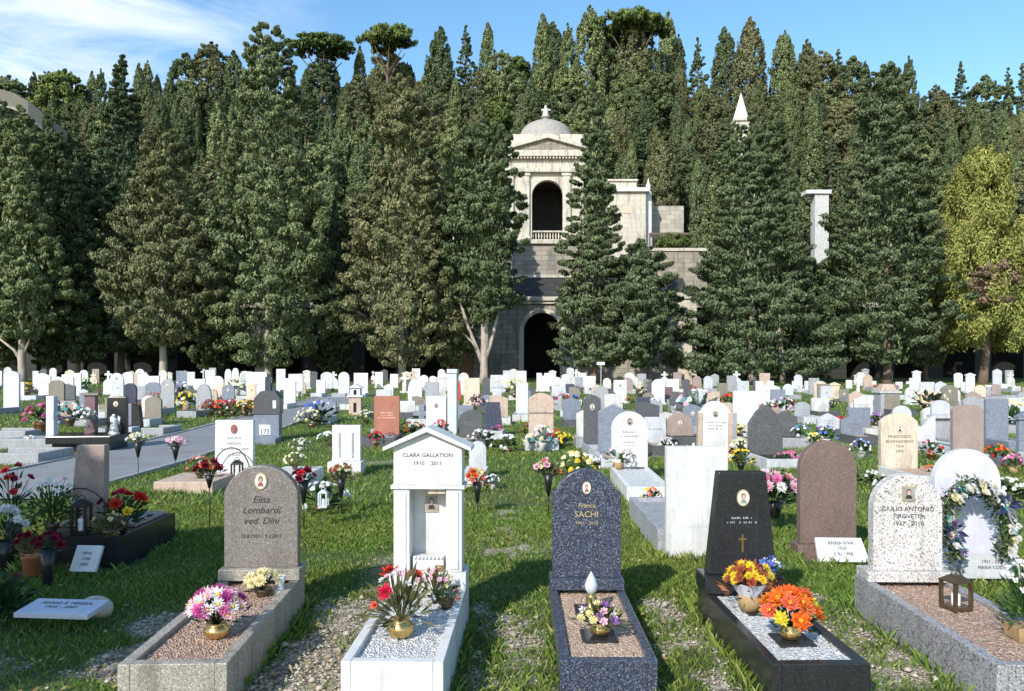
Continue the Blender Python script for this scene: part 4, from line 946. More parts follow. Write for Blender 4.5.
# 3  blue black granite
g = thing('grave', 'blue black speckled granite grave with an arched headstone and tan gravel bed', 'grave', (.508, 5.36, 0), R(-.4), None, (0, 0))
curb(g, .50, 1.36, .20, M['blue_black_granite'], 'tan_chips', .05, .12); rect(.24, .78, 3.9, 5.55)
mb = MB(); mb.box(-.25, .25, -.11, .11, .202, .275); mb.build('plinth', M['blue_black_granite'], g, .006)
stele(g, .466, .735, .10, 'shoulder', 'blue_black_granite', .275)
portrait(g, .0, -.05, .885, .06, .085, 'porcelain', 'coat')
text_mesh(['Franca'], .045, g, -.0512, .75, M['gilt'], 0, .2)
text_mesh(['SACHI'], .058, g, -.0512, .685, M['gilt'], 0, 0); text_mesh(['1941    2010'], .03, g, -.0512, .635, M['gilt'], 0, 0)
for yy, w_ in ((-.45, .2), (-.93, .2)):
    mb = MB(); mb.box(-w_ / 2 - .01, w_ / 2 - .01, yy - .1, yy + .1, .165, .185); mb.build('vase_plate', M['black_granite'], g, .003)
# 4  black tapered
g = thing('grave', 'black granite grave with a tapering headstone and white chip bed', 'grave', (1.52, 5.22, 0), R(1.2), None, (0, 0))
curb(g, .50, 1.32, .22, M['black_granite'], 'white_chips', .055, .12, .02); rect(1.24, 1.82, 3.8, 5.45)
mb = MB(); mb.box(-.26, .26, -.12, .12, .222, .33); mb.build('plinth', M['black_granite'], g, .006)
mb = MB(); mb.prism([(-.225, .332), (.235, .332), (.165, 1.01), (-.15, 1.01)], -.05, .05); mb.build('headstone', M['black_granite'], g, .006)
portrait(g, .01, -.05, .84, .085, .11, 'porcelain', 'photo_grey')
dashes(g, -.0502, .70, .2, 2, .014, M['grey_stone'], 3)
mb = MB(); mb.box(.0, .012, -.056, -.051, .48, .60); mb.box(-.02, .032, -.056, -.051, .56, .572); mb.build('small_cross', M['brass'], g)
for yy in (-.40, -.93):
    mb = MB(); mb.box(-.1, .1, yy - .1, yy + .1, .19, .21); mb.build('vase_plate', M['black_granite'], g, .003)
# 5  terrazzo
g = thing('grave', 'speckled pale terrazzo grave with a rounded headstone, square photograph and grey kerb', 'grave', (2.70, 5.36, 0), R(-1.4), None, (0, 0))
curb(g, .59, 1.56, .25, M['grey_terrazzo'], 'pink_chips', .06, .12); rect(2.34, 3.05, 3.7, 5.55)
mb = MB(); mb.box(-.29, .29, -.10, .10, .252, .32); mb.build('plinth', M['terrazzo'], g, .006)
stele(g, .466, .655, .09, 'round', 'terrazzo', .32)
portrait(g, .0, -.045, .845, .09, .105, 'photo_grey', 'hair', True)
text_mesh(['GIULIO ANTONIO', 'FIROVETO', '1937 - 2010'], .043, g, -.0462, .725, M['ink'], 0, 0, 1.15)
# 6  white stone with the wreath
g = thing('grave', 'white round topped headstone with a small lettered plaque at its foot, far right', 'headstone', (3.76, 6.45, 0), R(-1), None, (R(-1.5), 0))
mb = MB(); mb.box(-.32, .32, -.12, .12, -.05, .10); mb.build('plinth', M['pale_grey_marble'], g, .006)
stele(g, .54, .93, .08, 'round', 'lavender_marble', .10); rect(3.4, 4.1, 6.1, 6.6)
mb = MB(); mb.prism([(-.17, .02), (.29, .02), (.26, .21), (-.14, .21)], -.26, -.235); mb.build('plaque', M['pale_grey_marble'], g, .003)
text_mesh(['1921 - 2008', 'MARIA COSTA'], .036, g, -.2612, .145, M['ink'], .06, 0, 1.3)
def wreath(label, loc, R0, sx, seed):
    rg = random.Random(seed); t = thing('wreath', label, 'wreath', loc, 0, None, (R(-14), 0)); V = []
    for i in range(1700):
        a = rg.uniform(-.75, 3.95); c = Vector((math.cos(a) * R0 * sx, 0, math.sin(a) * R0)); q = rg.uniform(0, 6.28); rr = .075 * rg.random() ** .5
        p = c + Vector((math.cos(a) * math.cos(q), math.sin(q), math.sin(a) * math.cos(q))) * rr
        d = Vector((rg.gauss(0, 1), rg.gauss(0, 1), rg.gauss(0, 1))).normalized(); s = d.cross(Vector((rg.gauss(0, 1), rg.gauss(0, 1), 1))).normalized(); l = .055 * rg.uniform(.6, 1.2)
        V.append((p, p + d * l * .5 + s * l * .2, p + d * l, p + d * l * .5 - s * l * .2))
    link('foliage', quads_mesh('foliage', np.array([[tuple(x) for x in q] for q in V]), M['leaf_wreath']), t)
    for i in range(96):
        a = rg.uniform(-.75, 3.9); rr = R0 * rg.uniform(.86, 1.16); b = link('blossom', blossom_mesh(rg.choice(['mum', 'rose', 'daisy']), rg.choice(['white', 'white', 'cream', 'white', 'purple', 'teal'] if a > 2 else ['white', 'white', 'white', 'teal', 'cream', 'white']), 'cream'), t)
        b.location = (math.cos(a) * rr * sx, -.085, math.sin(a) * rr); b.rotation_euler = (R(75 + rg.uniform(-25, 25)), rg.uniform(-.4, .4), rg.uniform(0, 1)); s = rg.uniform(.022, .045); b.scale = (s, s, s)
    for a in (.55, 3.25):
        mb = MB()
        for k in range(16):
            q = rg.uniform(0, 6.28); c = Vector((math.cos(a) * R0 * sx, -.085, math.sin(a) * R0)); l = rg.uniform(.07, .13); u = Vector((math.cos(q), -.25, math.sin(q))).normalized(); v = Vector((-math.sin(q), -.5, math.cos(q))).normalized() * l * .22
            mb.add([c, c + u * l * .5 + v, c + u * l, c + u * l * .5 - v + Vector((0, -.02, 0))], [(0, 1, 2, 3)])
        mb.build('ribbon_bow', M['ribbon_navy'], t)
    return t
wreath('wreath of white flowers with dark ribbon bows leaning on the white round headstone', (3.67, 6.16, .44), .32, .76, 4)
# 7  red brown stone with plaque
g = thing('grave', 'reddish brown round topped headstone with a white lettered plaque at its foot', 'headstone', (2.82, 7.0, 0), R(-1), None, (R(-.8), R(.5)))
mb = MB(); mb.box(-.29, .29, -.11, .11, -.05, .13); mb.build('plinth', M['red_granite'], g, .006)
stele(g, .50, .92, .10, 'round', 'red_granite', .13); rect(2.5, 3.15, 6.7, 7.3)
mb = MB(); mb.add([(-.18, -.30, .03), (.26, -.30, .03), (.24, -.16, .21), (-.16, -.16, .21), (-.18, -.28, .02), (.26, -.28, .02), (.24, -.14, .20), (-.16, -.14, .20)], [(0, 1, 2, 3), (7, 6, 5, 4), (4, 5, 1, 0), (5, 6, 2, 1), (6, 7, 3, 2), (7, 4, 0, 3)]); mb.build('plaque', M['white_marble'], g)
text_mesh(['ANNA RIVA', '1929', '2 XI 1998'], .042, g, -.1915, .168, M['faint_ink'], .04, 0, 1.2, lean=R(-37)).location = (0, -.03, .0)
# 8  back of a white slab
g = thing('grave', 'plain white slab headstone seen from behind with a grey kerb running back from it', 'grave', (1.65, 7.0, 0), R(.5), None, (R(.8), 0))
stele(g, .55, 1.0, .09, 'flat', 'white_marble', .0, 0, .008)
mb = MB(); mb.box(-.33, -.27, .06, 1.7, -.05, .24); mb.box(.27, .33, .06, 1.7, -.05, .24); mb.box(-.27, .27, 1.62, 1.7, -.05, .24); mb.box(-.27, .27, .06, 1.62, -.05, .2); mb.build('kerb', M['grey_stone'], g, .005); rect(1.3, 2.0, 6.9, 8.8)
dashes(g, -.0452, .28, .30, 1, .014, M['pale_grey_marble'], 6)
# 9  white round stone with long white kerb
g = thing('grave', 'white arched headstone with a dark oval emblem above a long white kerb', 'grave', (1.76, 11.7, 0), R(-1.5), None, (0, 0))
curb(g, .56, 2.0, .22, M['white_marble'], 'white_chips', .06, .1); rect(1.4, 2.1, 9.6, 11.9)
stele(g, .54, .83, .09, 'round', 'white_marble', .22)
portrait(g, 0, -.045, .9, .09, .12, 'photo_grey', 'hair'); dashes(g, -.0455, .73, .3, 2, .03, M['faint_ink'], 8); dashes(g, -.0455, .58, .22, 2, .025, M['faint_ink'], 9)
# 10  brownish pink stele on a black kerb, far left
g = thing('grave', 'brownish pink granite stele standing on a black kerb crowded with flower pots', 'grave', (-3.74, 7.0, 0), 0, None, (0, 0))
mb = MB(); mb.box(-.42, .42, -.36, .70, -.05, .27); mb.build('kerb', M['black_granite'], g, .008)
mb = MB(); mb.box(-.36, .36, -.0, .64, .272, .30); mb.build('cover_slab', M['pink_stone'], g, .006); rect(-4.15, -3.2, 6.5, 7.8)
mb = MB(); mb.prism([(-.17, .30), (.14, .30), (.145, 1.02), (-.10, 1.02)], -.12, -.03); mb.build('headstone', M['pink_stone'], g, .006)
mb = MB(); mb.tube([(-.3 * math.cos(PI * i / 14) * .95, -.25, .30 + .36 * math.sin(PI * i / 14)) for i in range(15)], .006, 6); mb.build('wire_arch', M['black_iron'], g)
def lantern(label, loc, mat, w, h, rz=0, candle=True, name='lantern'):
    t = thing(name, label, 'lantern', loc, rz); a = w / 2
    mb = MB(); mb.box(-a, a, -a, a, 0, h * .12); mb.build('base', M[mat], t, .003); mb = MB(); mb.box(-a * 1.05, a * 1.05, -a * 1.05, a * 1.05, h * .8, h * .85); mb.box(-a, a, -a, a, h * .85, h, 0, .35); mb.build('roof', M[mat], t, .003)
    for sx in (-1, 1):
        for sy in (-1, 1):
            mb = MB(); mb.box(sx * a * .86 - .0095, sx * a * .86 + .0095, sy * a * .86 - .0095, sy * a * .86 + .0095, h * .121, h * .799); mb.build('post', M[mat], t)
    if candle: mb = MB(); mb.lathe([(a * .4, h * .122), (a * .4, h * .45), (.003, h * .46), (.003, h * .52)], seg=12); mb.build('candle', M['candle_white'], t)
    mb = MB(); mb.tube([(a * .5 * math.cos(PI * i / 8), 0, h + a * .5 * math.sin(PI * i / 8)) for i in range(9)], .004, 5); mb.build('handle', M[mat], t)
    return t
lantern('bronze lantern with a white candle on the pink gravel of the terrazzo grave', (2.72, 4.78, .225), 'bronze', .13, .21, R(14))
lantern('black lantern under the wire arch before the pink granite stele', (-3.70, 6.70, .272), 'black_iron', .13, .30, R(5))
# flowers of the front row
bouquet('flower_vase', 'pink, magenta and white bouquet in a brass bowl on the brown grave', (-1.62, 4.28, .222), [('magenta', 'mum', 9, .045), ('pale_pink', 'daisy', 9, .042), ('white', 'daisy', 10, .043), ('pink', 'mum', 8, .042)], ('brass_round', .07, .085), .19, .15, 'leaf_dark', 40, .07, 0, 3)
bouquet('flower_vase', 'pale yellow chrysanthemums in a low pot behind the pink bouquet', (-1.62, 5.06, .222), [('cream', 'mum', 12, .045)], ('bronze', .06, .05), .11, .10, 'leaf_dark', 40, .06, 0, 5)
t = thing('glass_vase', 'small clear glass vase beside the pale yellow chrysanthemums', 'vase', (-1.52, 5.10, .222)); mb = MB(); mb.lathe([(.035, 0), (.04, .01), (.028, .06), (.042, .12), (.038, .12), (.024, .06), (.02, .01)], seg=16); mb.build('body', M['glass_grey'], t)
bouquet('flower_vase', 'wild bouquet with bright red blooms in a round brass vase on the shrine grave', (-.60, 4.20, .255), [('red', 'mum', 3, .058), ('white', 'tiny', 9, .02), ('pale_pink', 'tiny', 9, .022), ('coral', 'rose', 2, .03)], ('brass_round', .075, .10), .27, .18, 'leaf_olive', 130, .12, 0, 12, thin=.4)
bouquet('flower_vase', 'drying white and pale flowers at the foot of the white shrine niche', (-.47, 4.80, .255), [('pale_pink', 'tiny', 12, .02), ('cream', 'tiny', 10, .02)], ('black', .035, .05), .17, .11, 'leaf_olive', 60, .09, 0, 14)
bouquet('flower_pot', 'small leafy plant in dark soil on the right of the white shrine grave', (-.40, 4.70, .255), [('coral', 'tiny', 2, .02)], ('bronze', .05, .05), .08, .08, 'leaf_dark', 60, .05, 0, 15)
t = thing('grave_lamp', 'brass grave lamp with a glass flame on the blue black grave', 'lamp', (.50, 4.92, .186)); mb = MB(); mb.lathe([(.05, 0), (.05, .015), (.03, .03), (.035, .07), (.03, .09), (.01, .095)], seg=16); mb.build('base', M['brass'], t)
mb = MB(); mb.lathe([(.022, .095), (.04, .12), (.042, .15), (.026, .19), (.003, .23)], seg=14); mb.build('flame', M['glass_grey'], t)
bouquet('flower_vase', 'low bouquet of lilac and cream flowers in a brass pot on the blue black grave', (.50, 4.43, .186), [('purple', 'tiny', 6, .03), ('cream', 'daisy', 6, .034), ('pale_pink', 'tiny', 4, .03), ('white', 'tiny', 4, .028)], ('brass', .06, .075), .10, .13, 'leaf_olive', 90, .09, 0, 17)
bouquet('flower_vase', 'bright orange and yellow bouquet in a brass pot at the foot of the black grave', (1.53, 4.29, .212), [('orange', 'big', 11, .062), ('coral', 'big', 5, .06), ('yellow', 'daisy', 7, .045)], ('brass', .06, .08), .20, .14, 'leaf_dark', 40, .08, 0, 19, dome=1.1)
bouquet('flower_vase', 'yellow chrysanthemums with rust coloured leaves and a pale wrapper before the black headstone', (1.46, 4.80, .212), [('yellow', 'mum', 20, .034), ('rust', 'tiny', 22, .034)], ('basket', .07, .10), .20, .15, 'leaf_rust', 60, .10, 0, 21, 'foil_pale')
bouquet('flower_bunch', 'small bunch in shiny blue foil leaning on the black headstone', (1.66, 5.02, .33), [('blue', 'tiny', 8, .035), ('white', 'tiny', 4, .025)], ('white', .03, .05), .10, .06, 'leaf_dark', 12, .05, 0, 23, 'foil_blue')
bouquet('planter', 'leafy grey green plant in a wooden trough at the right edge of the terrazzo grave', (2.82, 4.28, .225), [('white', 'tiny', 22, .022)], (None, .1, .09), .34, .14, 'leaf_green', 230, .07, 0, 25)
t = thing('trough', 'low wooden trough under the leafy plant at the right edge', 'planter', (2.84, 4.26, .223)); mb = MB(); mb.box(-.11, .11, -.07, .07, 0, .075, 0, 1.06); mb.build('body', M['basket'], t, .004)
# flowers and small things on the far left
bouquet('flower_pot', 'dark red flowers in a tall black vase beside the leaning white plaque', (-3.60, 6.05, 0), [('dark_red', 'rose', 9, .05)], ('black', .055, .30), .14, .11, 'leaf_dark', 30, .07, 0, 31)
bouquet('flower_pot', 'terracotta pot with dark red flowers at the corner of the black kerb', (-3.86, 6.28, 0), [('dark_red', 'rose', 6, .045), ('yellow', 'tiny', 3, .03)], ('terracotta', .085, .22), .2, .12, 'leaf_olive', 70, .09, 0, 33)
bouquet('flower_bunch', 'bright red and yellow blooms on the black kerb, right of the pink granite stele', (-3.38, 6.78, .272), [('red', 'rose', 5, .075), ('yellow', 'rose', 2, .06), ('dark_red', 'rose', 2, .05)], ('black', .05, .1), .26, .20, 'leaf_dark', 180, .07, 0, 35, thin=1.1)
bouquet('flower_pot', 'yellow green foliage plant at the front of the black kerb', (-3.42, 6.60, .272), [('cream', 'tiny', 6, .03)], ('bronze', .05, .06), .14, .13, 'leaf_olive', 120, .08, 0, 37)
bouquet('flower_pot', 'tall leafy plant with small white flowers left of the pink granite stele', (-3.98, 6.75, .272), [('white', 'tiny', 16, .03), ('pale_pink', 'tiny', 6, .03)], ('bronze', .06, .09), .40, .24, 'leaf_green', 330, .06, 0, 39, thin=1.1)
bouquet('flower_pot', 'mound of white flowers at the left edge of the photo', (-4.25, 6.55, .0), [('white', 'mum', 14, .055)], ('black', .09, .25), .30, .18, 'leaf_dark', 60, .08, 0, 41)
bouquet('flower_pot', 'tall red flowers cut by the left edge of the photo', (-4.55, 7.1, .0), [('red', 'rose', 5, .05), ('dark_red', 'rose', 5, .045)], ('black', .08, .3), .55, .18, 'leaf_dark', 90, .1, 0, 43)
bouquet('plant', 'dark reddish leafy plant in the shade at the lower left edge', (-3.45, 5.25, .0), [('dark_red', 'tiny', 6, .03)], (None, .05, .02), .34, .22, 'leaf_dark', 300, .08, 0, 45, cat='plant', thin=1.1)
def slab_plaque(label, c, w, l, tilt, lines, rz=0, mat='white_marble', size=.2):
    t = thing('plaque', label, 'plaque', c, rz, None, (tilt, 0)); mb = MB(); mb.box(-w / 2, w / 2, -l / 2, l / 2, -.02, .012); mb.build('panel', M[mat], t, .003)
    o = text_mesh(lines, l * size, t, 0, 0, M['faint_ink']); o.rotation_euler = (-PI / 2, 0, 0); o.location = (0, l * .14, .0135); return t
slab_plaque('white plaque lying nearly flat in the shaded grass, lower left', (-2.94, 5.10, .13), .50, .24, R(6), ['MARIO E TERESA', '1935 - 2001'], R(-5), 'lavender_marble')
slab_plaque('white lettered plaque leaning upright on the black kerb beside the dark red flowers', (-3.50, 6.42, .13), .22, .22, R(60), ['PINA', '1948', '2007'], R(-4), size=.17)
t = thing('rock', 'rounded beige stone behind the white plaque lying in the grass', 'rock', (-2.85, 5.34, .05)); mb = MB(); mb.ball((0, 0, 0), .1, 12, 8, 0, (1.2, .8, .9)); mb.build('body', M['beige_stone'], t)
# standing holders between the graves
bouquet('flower_stake', 'dark red and rose flowers on a tall thin stake, left of the brown headstone', (-3.22, 8.3, 0), [('dark_red', 'rose', 8, .06), ('coral', 'tiny', 4, .03)], ('cone', .05, .14), .16, .13, 'leaf_olive', 60, .09, .42, 51)
bouquet('flower_stake', 'faded brownish flowers in a black cone vase on a stake right of the brown headstone', (-1.95, 8.9, 0), [('rust', 'tiny', 10, .04), ('cream', 'tiny', 6, .03)], ('cone', .06, .22), .18, .13, 'leaf_olive', 70, .09, .22, 53)
bouquet('flower_stake', 'red blooms in a black cone vase just behind the right shoulder of the brown headstone', (-2.15, 8.05, 0), [('dark_red', 'rose', 5, .06), ('red', 'rose', 3, .05)], ('cone', .06, .24), .13, .11, 'leaf_dark', 40, .08, .3, 55)
lantern('small grey glass lantern on the grass between the two black cone vases', (-2.14, 8.85, .12), 'glass_grey', .10, .2, 0, True); 
bouquet('flower_stake', 'white blooms in a small black vase on a stake by the path edge', (-5.85, 12.2, 0), [('cream', 'tiny', 8, .05), ('white', 'tiny', 6, .05)], ('cone', .07, .24), .16, .15, 'leaf_olive', 50, .09, .30, 57)
bouquet('flower_stake', 'pinkish flowers in a dark vase on a stake, nearer the white slab by the path', (-5.35, 12.4, 0), [('pale_pink', 'tiny', 12, .05), ('white', 'tiny', 5, .045)], ('cone', .07, .22), .16, .15, 'leaf_dark', 40, .09, .24, 59)
bouquet('flower_stake', 'pink roses in a tall dark vase left behind the blue black headstone', (.42, 9.0, 0), [('pale_pink', 'rose', 4, .06), ('coral', 'rose', 2, .05), ('cream', 'tiny', 4, .04)], ('cone', .065, .26), .18, .17, 'leaf_olive', 90, .11, .22, 61)
bouquet('flower_pot', 'pink and white flowers over dark leaves left of the reddish brown headstone', (2.72, 8.1, .15), [('pale_pink', 'mum', 9, .09), ('white', 'mum', 5, .08), ('pink', 'mum', 4, .075), ('coral', 'rose', 2, .06)], ('black', .10, .16), .33, .24, 'leaf_dark', 150, .14, 0, 63)
bouquet('flower_stake', 'orange and cream flowers in a dark cone beside the white shrine', (-.40, 9.0, 0), [('orange', 'rose', 5, .055), ('cream', 'rose', 3, .05), ('coral', 'tiny', 4, .045)], ('cone', .06, .24), .17, .10, 'leaf_rust', 40, .09, .14, 65)
# ------------------------------------------------------------------ headstones of the middle and far rows, one by one
ROWS = []
def hs(px, pt, wpx, shape, mat, label, yb=None, W_=.60, th=.10, ph=0, dl=0, kl=0, km=None, bed=None, extra=None, rz=None, group=None, dm='faint_ink', name='headstone', cat='headstone', hmax=1.6, hmin=.45):
    rg = random.Random(int(px * 131 + pt))
    if yb and not kl and 12 < ydist(yb) < 30: kl = rg.uniform(1.0, 1.5); bed = bed or rg.choice(['grey_chips', 'thicket', 'tan_chips', 'thicket', 'white_chips'])
    y = ydist(yb) if yb else min(66, W_ * F / wpx)
    x = xat(px, y); z = gz(y); w = wpx * y / F; h = max(hmin, min(hmax, zat(pt, y) - z))
    t = thing(name, label, cat, (x, y, z), rg.uniform(-.06, .06) if rz is None else rz, group, (0, 0) if kl else (R(rg.uniform(-1.6, 1.0)), R(rg.uniform(-1, 1))))
    zb = 0.0
    if h > .7:
        zb = .10; mb = MB(); mb.box(-w * .56, w * .56, -th, th, -.1, zb - .002); mb.build('plinth', M[km or mat], t, .006)
    mb = MB()
    if shape == 'cap':
        mb.prism([(-w / 2 * .86, zb), (w / 2 * .86, zb), (w / 2 * .86, h - .16), (-w / 2 * .86, h - .16)], -th / 2, th / 2); mb.box(-w / 2, w / 2, -th * .8, th * .8, h - .158, h - .09); mb.prism([(-w / 2 * .9, h - .088), (w / 2 * .9, h - .088), (0, h)], -th * .7, th * .7)
    elif shape == 'crosstop':
        mb.prism([(a, b + zb) for a, b in outline('round', w, (h - zb) * .62)], -th / 2, th / 2); mb.prism([(a, b + zb + (h - zb) * .6) for a, b in outline('cross', w * .8, (h - zb) * .4)], -th * .3, th * .3)
    elif shape == 'twin':
        for s in (-1, 1): mb.prism([(a + s * w * .26, b + zb) for a, b in outline('gothic', w * .48, (h - zb) * (1 if s > 0 else .96))], -th / 2, th / 2)
    else:
        mb.prism([(a, b + zb) for a, b in outline(shape, w, h - zb)], -th / 2, th / 2)
    mb.build('headstone' if shape != 'cross' else 'cross', M[mat], t, .008)
    if ph: portrait(t, 0, -th / 2, h - (.24 if shape != 'cap' else .32), .10, .13, 'photo_grey' if mat.find('white') >= 0 else 'porcelain', 'hair')
    if dl: dashes(t, -th / 2 - .0005, h * .62, w * .7, dl, .028, M[dm], int(px))
    if kl:
        a = w * .62; k = M[km or ('grey_stone', 'pale_grey_marble', 'old_white_marble', 'dark_grey_granite')[int(px) % 4]]; mb = MB(); hk = .2
        mb.box(-a, -a + .07, -kl, -th, -.1, hk); mb.box(a - .07, a, -kl, -th, -.1, hk); mb.box(-a + .07, a - .07, -kl, -kl + .08, -.1, hk); mb.build('kerb', k, t, .006)
        mb = MB(); mb.box(-a + .07, a - .07, -kl + .08, -th, -.1, hk - .04); mb.build('gravel_bed', M[bed or 'grey_chips'], t)
        rect(x - a, x + a, y - kl, y + .1)
    if extra: extra(t, w, h, th)
    ROWS.append((x, y, w, label)); return t
# --- middle ground
hs(714, 401, 33, 'shoulder', 'white_marble', 'white round shouldered headstone with grey side pilasters behind the plain white slab', None, .62, ph=1, dl=3,
   extra=lambda t, w, h, th: [MB().box(s * (w * .5 - .03) - .04, s * (w * .5 - .03) + .04, -.065, .065, .102, h * .8).build('pilaster', M['tan_stone'], t) for s in (-1, 1)] and None)
hs(745, 391, 25, 'flat', 'white_marble', 'large plain white rectangular headstone left behind the dark pointed one', None, .62)
hs(765, 405, 34, 'point', 'dark_grey_granite', 'dark grey headstone with a pointed top, right of the large white rectangle', 463, dl=2, kl=.0)
hs(898, 413, 37, 'seg', 'beige_stone', 'cream beige round topped headstone with lettering and a dark emblem', 478, ph=1, extra=lambda t, w, h, th: text_mesh(['FRANCESCO', 'BUONGIORNO', '1924', '2003'], .062, t, -th / 2 - .001, h - .38, M['ink'], 0, 0, 1.2) and None)
hs(967, 405, 31, 'clip', 'pink_stone', 'pinkish brown headstone with clipped top corners, right of the beige one', 462, dl=0)
hs(996, 399, 22, 'flat', 'blue_grey_granite', 'blue grey rectangular headstone right of the pinkish clipped one', 447, kl=1.0, km='blue_grey_granite')
hs(1026, 411, 20, 'cap', 'blue_grey_granite', 'blue grey capped headstone cut by the right edge of the photo', 462)
hs(925, 416, 19, 'wave', 'lavender_marble', 'pale bluish curved headstone between the beige and the pinkish brown ones', 450)
hs(940, 417, 18, 'flat', 'grey_stone', 'low broad grey headstone with a ledge, right of the curved bluish one', 446, extra=lambda t, w, h, th: MB().box(-w * .6, w * .6, -.14, .12, h - .02, h + .05).build('ledge', M['pale_grey_marble'], t) and None)
hs(592, 395, 17, 'seg', 'dark_grey_granite', 'dark grey headstone with a small round portrait, left of the white arched one', 452, ph=1)
hs(613, 404, 30, 'gable', 'blue_grey_granite', 'broad slate grey gabled headstone half hidden by the white arched one', 462)
hs(601, 386, 15, 'round', 'grey_stone', 'small grey round topped headstone behind the dark grey one with the portrait', None, .55)
hs(655, 417, 21, 'flat', 'pale_grey_marble', 'low pale grey square headstone right behind the white arched one', 450, dl=1)
hs(643, 397, 14, 'flat', 'blue_black_granite', 'small blackish square headstone behind the low pale grey one', 424)
hs(658, 379, 13, 'round', 'white_marble', 'tall slim white round topped headstone behind the blackish square one', None, .55)
hs(541, 393, 25, 'seg', 'tan_stone', 'tan weathered headstone with flowers piled at its foot, mid centre', 444, ph=0, dl=1, extra=lambda t, w, h, th: MB().box(-w * .5, w * .5, -th / 2 - .01, -th / 2 + .02, h * .6, h * .62).build('groove', M['brown_granite'], t) and None)
hs(522, 383, 12, 'flat', 'green_white_marble', 'slim pale greenish white headstone left of the tan weathered one', 418)
hs(493, 402, 20, 'taper', 'blue_black_granite', 'black tapering headstone with a white kerb edge, mid centre left', 436, km='pale_grey_marble', kl=1.0)
hs(387, 396, 25, 'flat', 'brick_red_stone', 'brick red rectangular headstone with pale lettering, mid left', 441, dl=3, dm='peach_stone')
hs(478, 441, 17, 'round', 'pale_grey_marble', 'pale grey low headstone right behind the roof of the white shrine', 478, kl=1.3, km='white_marble')
# white block with the tall column
t = hs(437, 396, 20, 'flat', 'white_marble', 'white block shaped tomb with a square white column at its right side', 434, ph=1, th=.3)
y = ydist(433); k = y / F
mb = MB(); mb.box(11 * k, 20 * k, -.15, .2, -.1, zat(373, y) - gz(y)); mb.box(10.5 * k, 20.5 * k, -.18, .23, zat(373, y) - gz(y) + .002, zat(369, y) - gz(y)); mb.build('column', M['green_white_marble'], t, .008)
t = thing('memorial_board', 'dark red board fixed on the right side of the square white column', 'board', (xat(457, 26), 26, gz(26))); mb = MB(); mb.prism([(-.11, .55), (.15, .55), (.10, 1.2), (-.08, 1.2)], -.03, .03); mb.build('panel', M['red_book'], t, .004); mb = MB(); mb.box(-.03, .03, .031, .06, 0, 1.0); mb.build('post', M['black_iron'], t)
# pinkish pedestal tomb
t = thing('pedestal_tomb', 'small pink two tiered pedestal tomb with dark niches, left of the brick red headstone', 'tomb', (xat(356, 27), 27, gz(27)))
k = 27 / F; mb = MB(); mb.box(-6 * k, 6 * k, -.2, .2, 0, zat(397, 27) - gz(27)); mb.build('base', M['tan_stone'], t, .008)
z1 = zat(397, 27) - gz(27); mb = MB(); mb.box(-5 * k, 5 * k, -.17, .17, z1 + .06, zat(388, 27) - gz(27)); mb.box(-8 * k, 8 * k, -.25, .25, z1 + .002, z1 + .058); mb.prism([(-8 * k, zat(388, 27) - gz(27) + .002), (8 * k, zat(388, 27) - gz(27) + .002), (0, zat(384, 27) - gz(27))], -.22, .22); mb.build('upper_tier', M['lavender_marble'], t, .005)
mb = MB(); mb.box(-.05, .05, -.205, -.19, .1, .42); mb.box(-.05, .05, -.175, -.16, z1 + .08, z1 + .25); mb.build('niche', M['interior_shade'], t)  # flat raised panels, their near-black colour painting the shade of hollows
# white slab with two dark slots
y = ydist(474); t = thing('headstone', 'white rectangular headstone with two dark vertical slots on a white base', 'headstone', (xat(347, y), y, 0)); k = y / F
zt = zat(425, y)
mb = MB(); mb.box(-14 * k, 14 * k, -.06, .06, .22, zt); mb.build('headstone', M['white_marble'], t, .006)
for s in (-.47, .47): mb = MB(); mb.box(s * 14 * k - .016, s * 14 * k + .016, -.066, -.058, .26, zt - .12); mb.build('slot', M['grey_stone'], t)
mb = MB(); mb.box(-16 * k, 17 * k, -.25, .15, -.1, .218); mb.build('base', M['white_marble'], t, .008); rect(xat(333, y), xat(364, y), y - .3, y + .2)
# white slab with the wire arch by the path
y = ydist(482); t = thing('headstone', 'white rectangular headstone with reddish emblem behind a wire arch, beside the path', 'headstone', (xat(235, y), y, 0), 0, None, (R(-1), 0)); k = y / F
mb = MB(); mb.box(-19 * k, 19 * k, -.05, .05, .1, zat(420, y)); mb.build('headstone', M['white_marble'], t, .006)
el = [(math.cos(a) * .05, zat(429, y) + math.sin(a) * .07) for a in [2 * PI * i / 16 for i in range(16)]]
mb = MB(); mb.prism(el, -.058, -.05); mb.prism([(a * .55, (b - zat(429, y)) * .6 + zat(429, y)) for a, b in el], -.064, -.059); mb.build('emblem', [M['coat']], t)
text_mesh(['ANGELA', 'FERRARI', '14.2.1930  8.7.2008', 'n. Rossi'], .055, t, -.0512, zat(439, y), M['faint_ink'], 0, 0, 1.5)
mb = MB(); mb.tube([(-19 * k * math.cos(PI * i / 16), -.16, zat(475, y) + .42 * math.sin(PI * i / 16)) for i in range(17)], .008, 6); mb.build('wire_arch', M['black_iron'], t)
mb = MB(); mb.box(-19 * k, 19 * k, -.2, .08, -.1, .098); mb.build('base', M['pale_grey_marble'], t, .005); rect(xat(214, y), xat(256, y), y - .3, y + .15)
lantern('small black lantern standing under the wire arch of the white headstone by the path', (xat(237, y - .25), y - .25, .02), 'black_iron', .14, .34)
t = thing('grave_kerb', 'low pale kerb with dry flowers running left of the white headstone by the path', 'kerb', (xat(195, 11), 11, 0)); mb = MB(); mb.box(-.38, .42, -.45, .5, -.05, .16); mb.build('kerb', M['tan_stone'], t, .01); rect(xat(195, 11) - .4, xat(195, 11) + .45, 10.5, 11.6)
